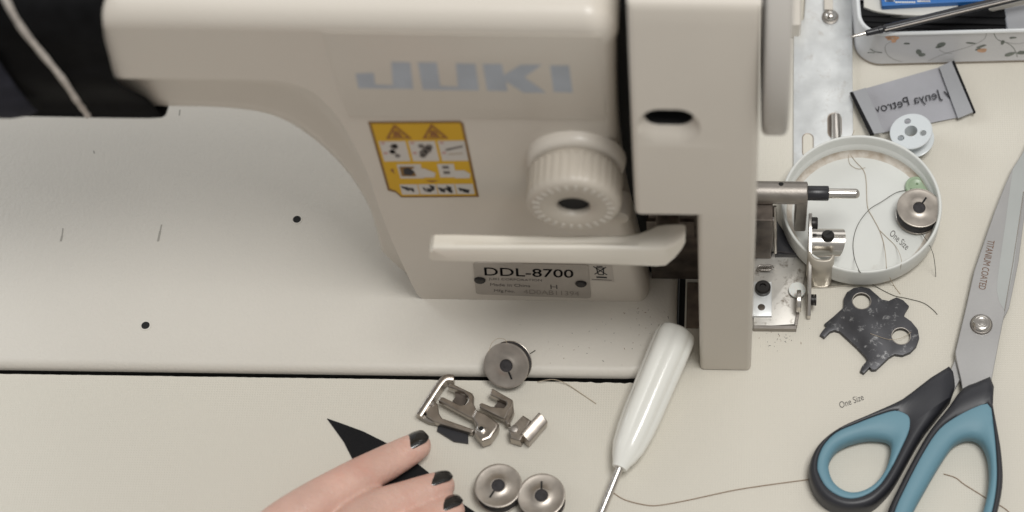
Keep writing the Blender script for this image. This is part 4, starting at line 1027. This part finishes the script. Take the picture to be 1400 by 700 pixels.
# lint specks in the corner of the bed and by the winder
b = MB()
for _ in range(120):
    if _ < 60: px, py = random.gauss(885, 30), random.gauss(442, 22); z = ZB + .03
    elif _ < 95: px, py = random.gauss(1062, 16), random.gauss(462, 7); z = .04
    else: px, py = random.uniform(700, 870), random.uniform(425, 500); z = ZB + .03
    if (_ < 60 or _ >= 95) and (px > 915 or py > 505 or py < 420): continue
    if 60 <= _ < 95 and px < 1038: continue
    c = at(px, py, z); s_ = random.uniform(.1, .32); a = random.uniform(0, PI); l = random.choice((1, 1, 1.6, 2.6))
    d = Vector((math.cos(a), math.sin(a), 0)) * s_ * l; n = Vector((-math.sin(a), math.cos(a), 0)) * s_ * .7
    b.face([c - d, c - n, c + d, c + n], random.choice((M['inkgrey'], M['hairbr'], M['hairdk'])))
lo = b.build('lint_specks'); lo['kind'] = 'stuff'; lo['label'] = 'dark lint specks scattered over the bed corner and table'; lo['category'] = 'lint'

# ------------------------------------------------------------------ black fabric scrap under the hand
out = crom([at(x, y, .5) for x, y in ((447, 572), (470, 580), (497, 590), (545, 614), (585, 645), (614, 676), (648, 699), (690, 730), (660, 800), (560, 800), (540, 740), (512, 690), (496, 655), (470, 604))], 1, True)
b = MB(); b.prism(out, .15, .6, M['fabric'])
tag(b.build('fabric_scrap'), 'pointed black fabric scrap held down by the hand', 'fabric scrap')

# ------------------------------------------------------------------ the hand
hd = thing('person', 'hand with black painted nails holding black fabric on the table', 'person', at(420, 760))
def chain(P, R):                                  # overlapping balls along a bent finger, melted together by the remesh
    P = [Vector(p) for p in P]; pts = crom(P, 8); n = len(pts)
    rr = []
    for i in range(n):
        t = i / 8; k = min(int(t), len(R) - 2); f = t - k; rr.append(R[k] + (R[k + 1] - R[k]) * f)
    return pts, rr
fingers = [   # knuckle, middle joint, end joint, tip
    ([at(300, 795, 26), at(388, 716, 28), at(470, 664, 20), at(532, 631, 11), at(570, 610, 8)], (11, 10.2, 9.0, 8.0, 6.5)),
    ([at(345, 850, 28), at(440, 765, 30), at(500, 705, 20), at(560, 680, 12), at(602, 664, 8.2)], (11, 10.2, 9.0, 8.0, 6.6)),
    ([at(400, 890, 26), at(490, 800, 28), at(545, 740, 18), at(585, 712, 10.5), at(616, 697, 7.6)], (10.5, 9.6, 8.6, 7.7, 6.4)),
    ([at(455, 930, 24), at(540, 850, 25), at(585, 800, 15), at(612, 775, 9), at(632, 762, 7)], (9, 8, 7, 6.2, 5.2)),
    ([at(300, 950, 18), at(420, 880, 14), at(490, 850, 11), at(530, 820, 9), at(560, 800, 8)], (12, 10.5, 9, 8, 6.4))]
b = MB()
for P, R in fingers:
    pts, rr = chain(P, R)
    n = len(pts); rings = []
    for i in range(n):
        t = (pts[min(i + 1, n - 1)] - pts[max(i - 1, 0)]).normalized(); s_ = t.cross(Vector((0, 0, 1))).normalized(); up = s_.cross(t)
        rings.append([pts[i] + s_ * (rr[i] * math.cos(a)) + up * (rr[i] * .88 * math.sin(a)) for a in [2 * PI * k / 20 for k in range(20)]])
    t = (pts[-1] - pts[-2]).normalized()
    for k in (.45, .75, .93):
        c = pts[-1] + t * (rr[-1] * k); sc = math.sqrt(1 - k * k); rings.append([c + (q - pts[-1]) * sc for q in rings[n - 1]])
    b.loft(rings, M['skin'])
pal = [[(at(305, 800, 26)), 12], [(at(345, 850, 28)), 13], [(at(400, 890, 26)), 12], [(at(455, 930, 24)), 11]]
w0 = at(200, 1080, 26)
for p, r in pal:
    n = 12; d = (w0 + (p - at(380, 860, 26)) * .4) - p
    pts = [p + d * (i / n) for i in range(n + 1)]
    b.tube(pts, [r + 3.5 * math.sin(PI * i / n) for i in range(n + 1)], M['skin'], 18)
b.tube([w0 + Vector((12, 18, 0)), w0, w0 + Vector((-30, -45, 2)), w0 + Vector((-70, -100, 6))], [22, 24, 25, 28], M['skin'], 24)
b.tube([at(300, 950, 18), w0], [13, 18], M['skin'], 18)
for _i in range(3):
    p, q = pal[_i][0], pal[_i + 1][0]; b.tube([p, q], [12, 12], M['skin'], 16)
ho = b.build('skin', hd)
d = ho.modifiers.new('remesh', 'REMESH'); d.mode = 'VOXEL'; d.voxel_size = .011; d.use_smooth_shade = True
d = ho.modifiers.new('smooth', 'SMOOTH'); d.factor = .6; d.iterations = 7
def nail(P, R, wid, ln, tw=0.):
    pts, rr = chain(P, R); tip = pts[-1]; t = (pts[-1] - pts[-5]).normalized(); s_ = t.cross(Vector((0, 0, 1))).normalized(); up = s_.cross(t)
    c, s0 = math.cos(tw), math.sin(tw); s_, up = s_ * c + up * s0, up * c - s_ * s0
    b = MB(); rings = []
    r = R[-1]
    for i in range(9):
        v = i / 8; d = -ln * .55 + ln * v
        row = []
        for j in range(9):
            u = -1 + 2 * j / 8; w = wid * (1 - .45 * max(0, (.22 - v) / .22) ** 2 - .5 * max(0, (v - .7) / .3) ** 2)
            a = u * w / r
            rad = r * .93 + .25 + .5 * v - .0
            lift = -.055 * max(0, d) ** 2 * .9
            row.append(tip + t * d + s_ * (rad * math.sin(a)) + up * (rad * .88 * math.cos(a) + lift))
        rings.append(row)
    b.loft(rings, M['nail'], False, False, closed=False); b.build('nail', hd, solid=.7, sub=1)
for (P, R), w, tw in zip(fingers, (5.2, 5.4, 5.2, 4.4, 5.6), (.35, .55, .5, .4, .3)): nail(P, R, w, 12.5, tw)

# ------------------------------------------------------------------ light: a big soft window-like lamp above right, a left side light, an added weak fill from behind, and room light
wd_ = bpy.data.worlds.new('World'); scn.world = wd_; wd_.use_nodes = True
bg = wd_.node_tree.nodes['Background']; bg.inputs[0].default_value = (1.0, .965, .925, 1); bg.inputs[1].default_value = .33
def area(name, loc, target, size, power, col):
    l = bpy.data.lights.new(name, 'AREA'); l.shape = 'RECTANGLE'; l.size, l.size_y = size[0] * S, size[1] * S; l.energy = power; l.color = col
    o = bpy.data.objects.new(name, l); COL.objects.link(o); o.location = Vector(loc) * S
    o.rotation_euler = (Vector(target) - Vector(loc)).to_track_quat('-Z', 'Y').to_euler()
area('ceiling_lamp', (330, -230, 1600), (-80, 0, 0), (600, 500), 1640, (1, .99, .965))
area('back_fill', (300, 1500, 1100), (0, 0, 50), (1400, 700), 330, (1, .985, .96))  # unseen lamp added behind to give the metal some sheen
area('side_light', (-1150, 420, 620), (-250, 40, 0), (700, 500), 560, (.90, .95, 1))

scn.render.engine = 'CYCLES'
scn.view_settings.view_transform = 'Standard'; scn.view_settings.look = 'None'; scn.view_settings.exposure = 0; scn.view_settings.gamma = 1
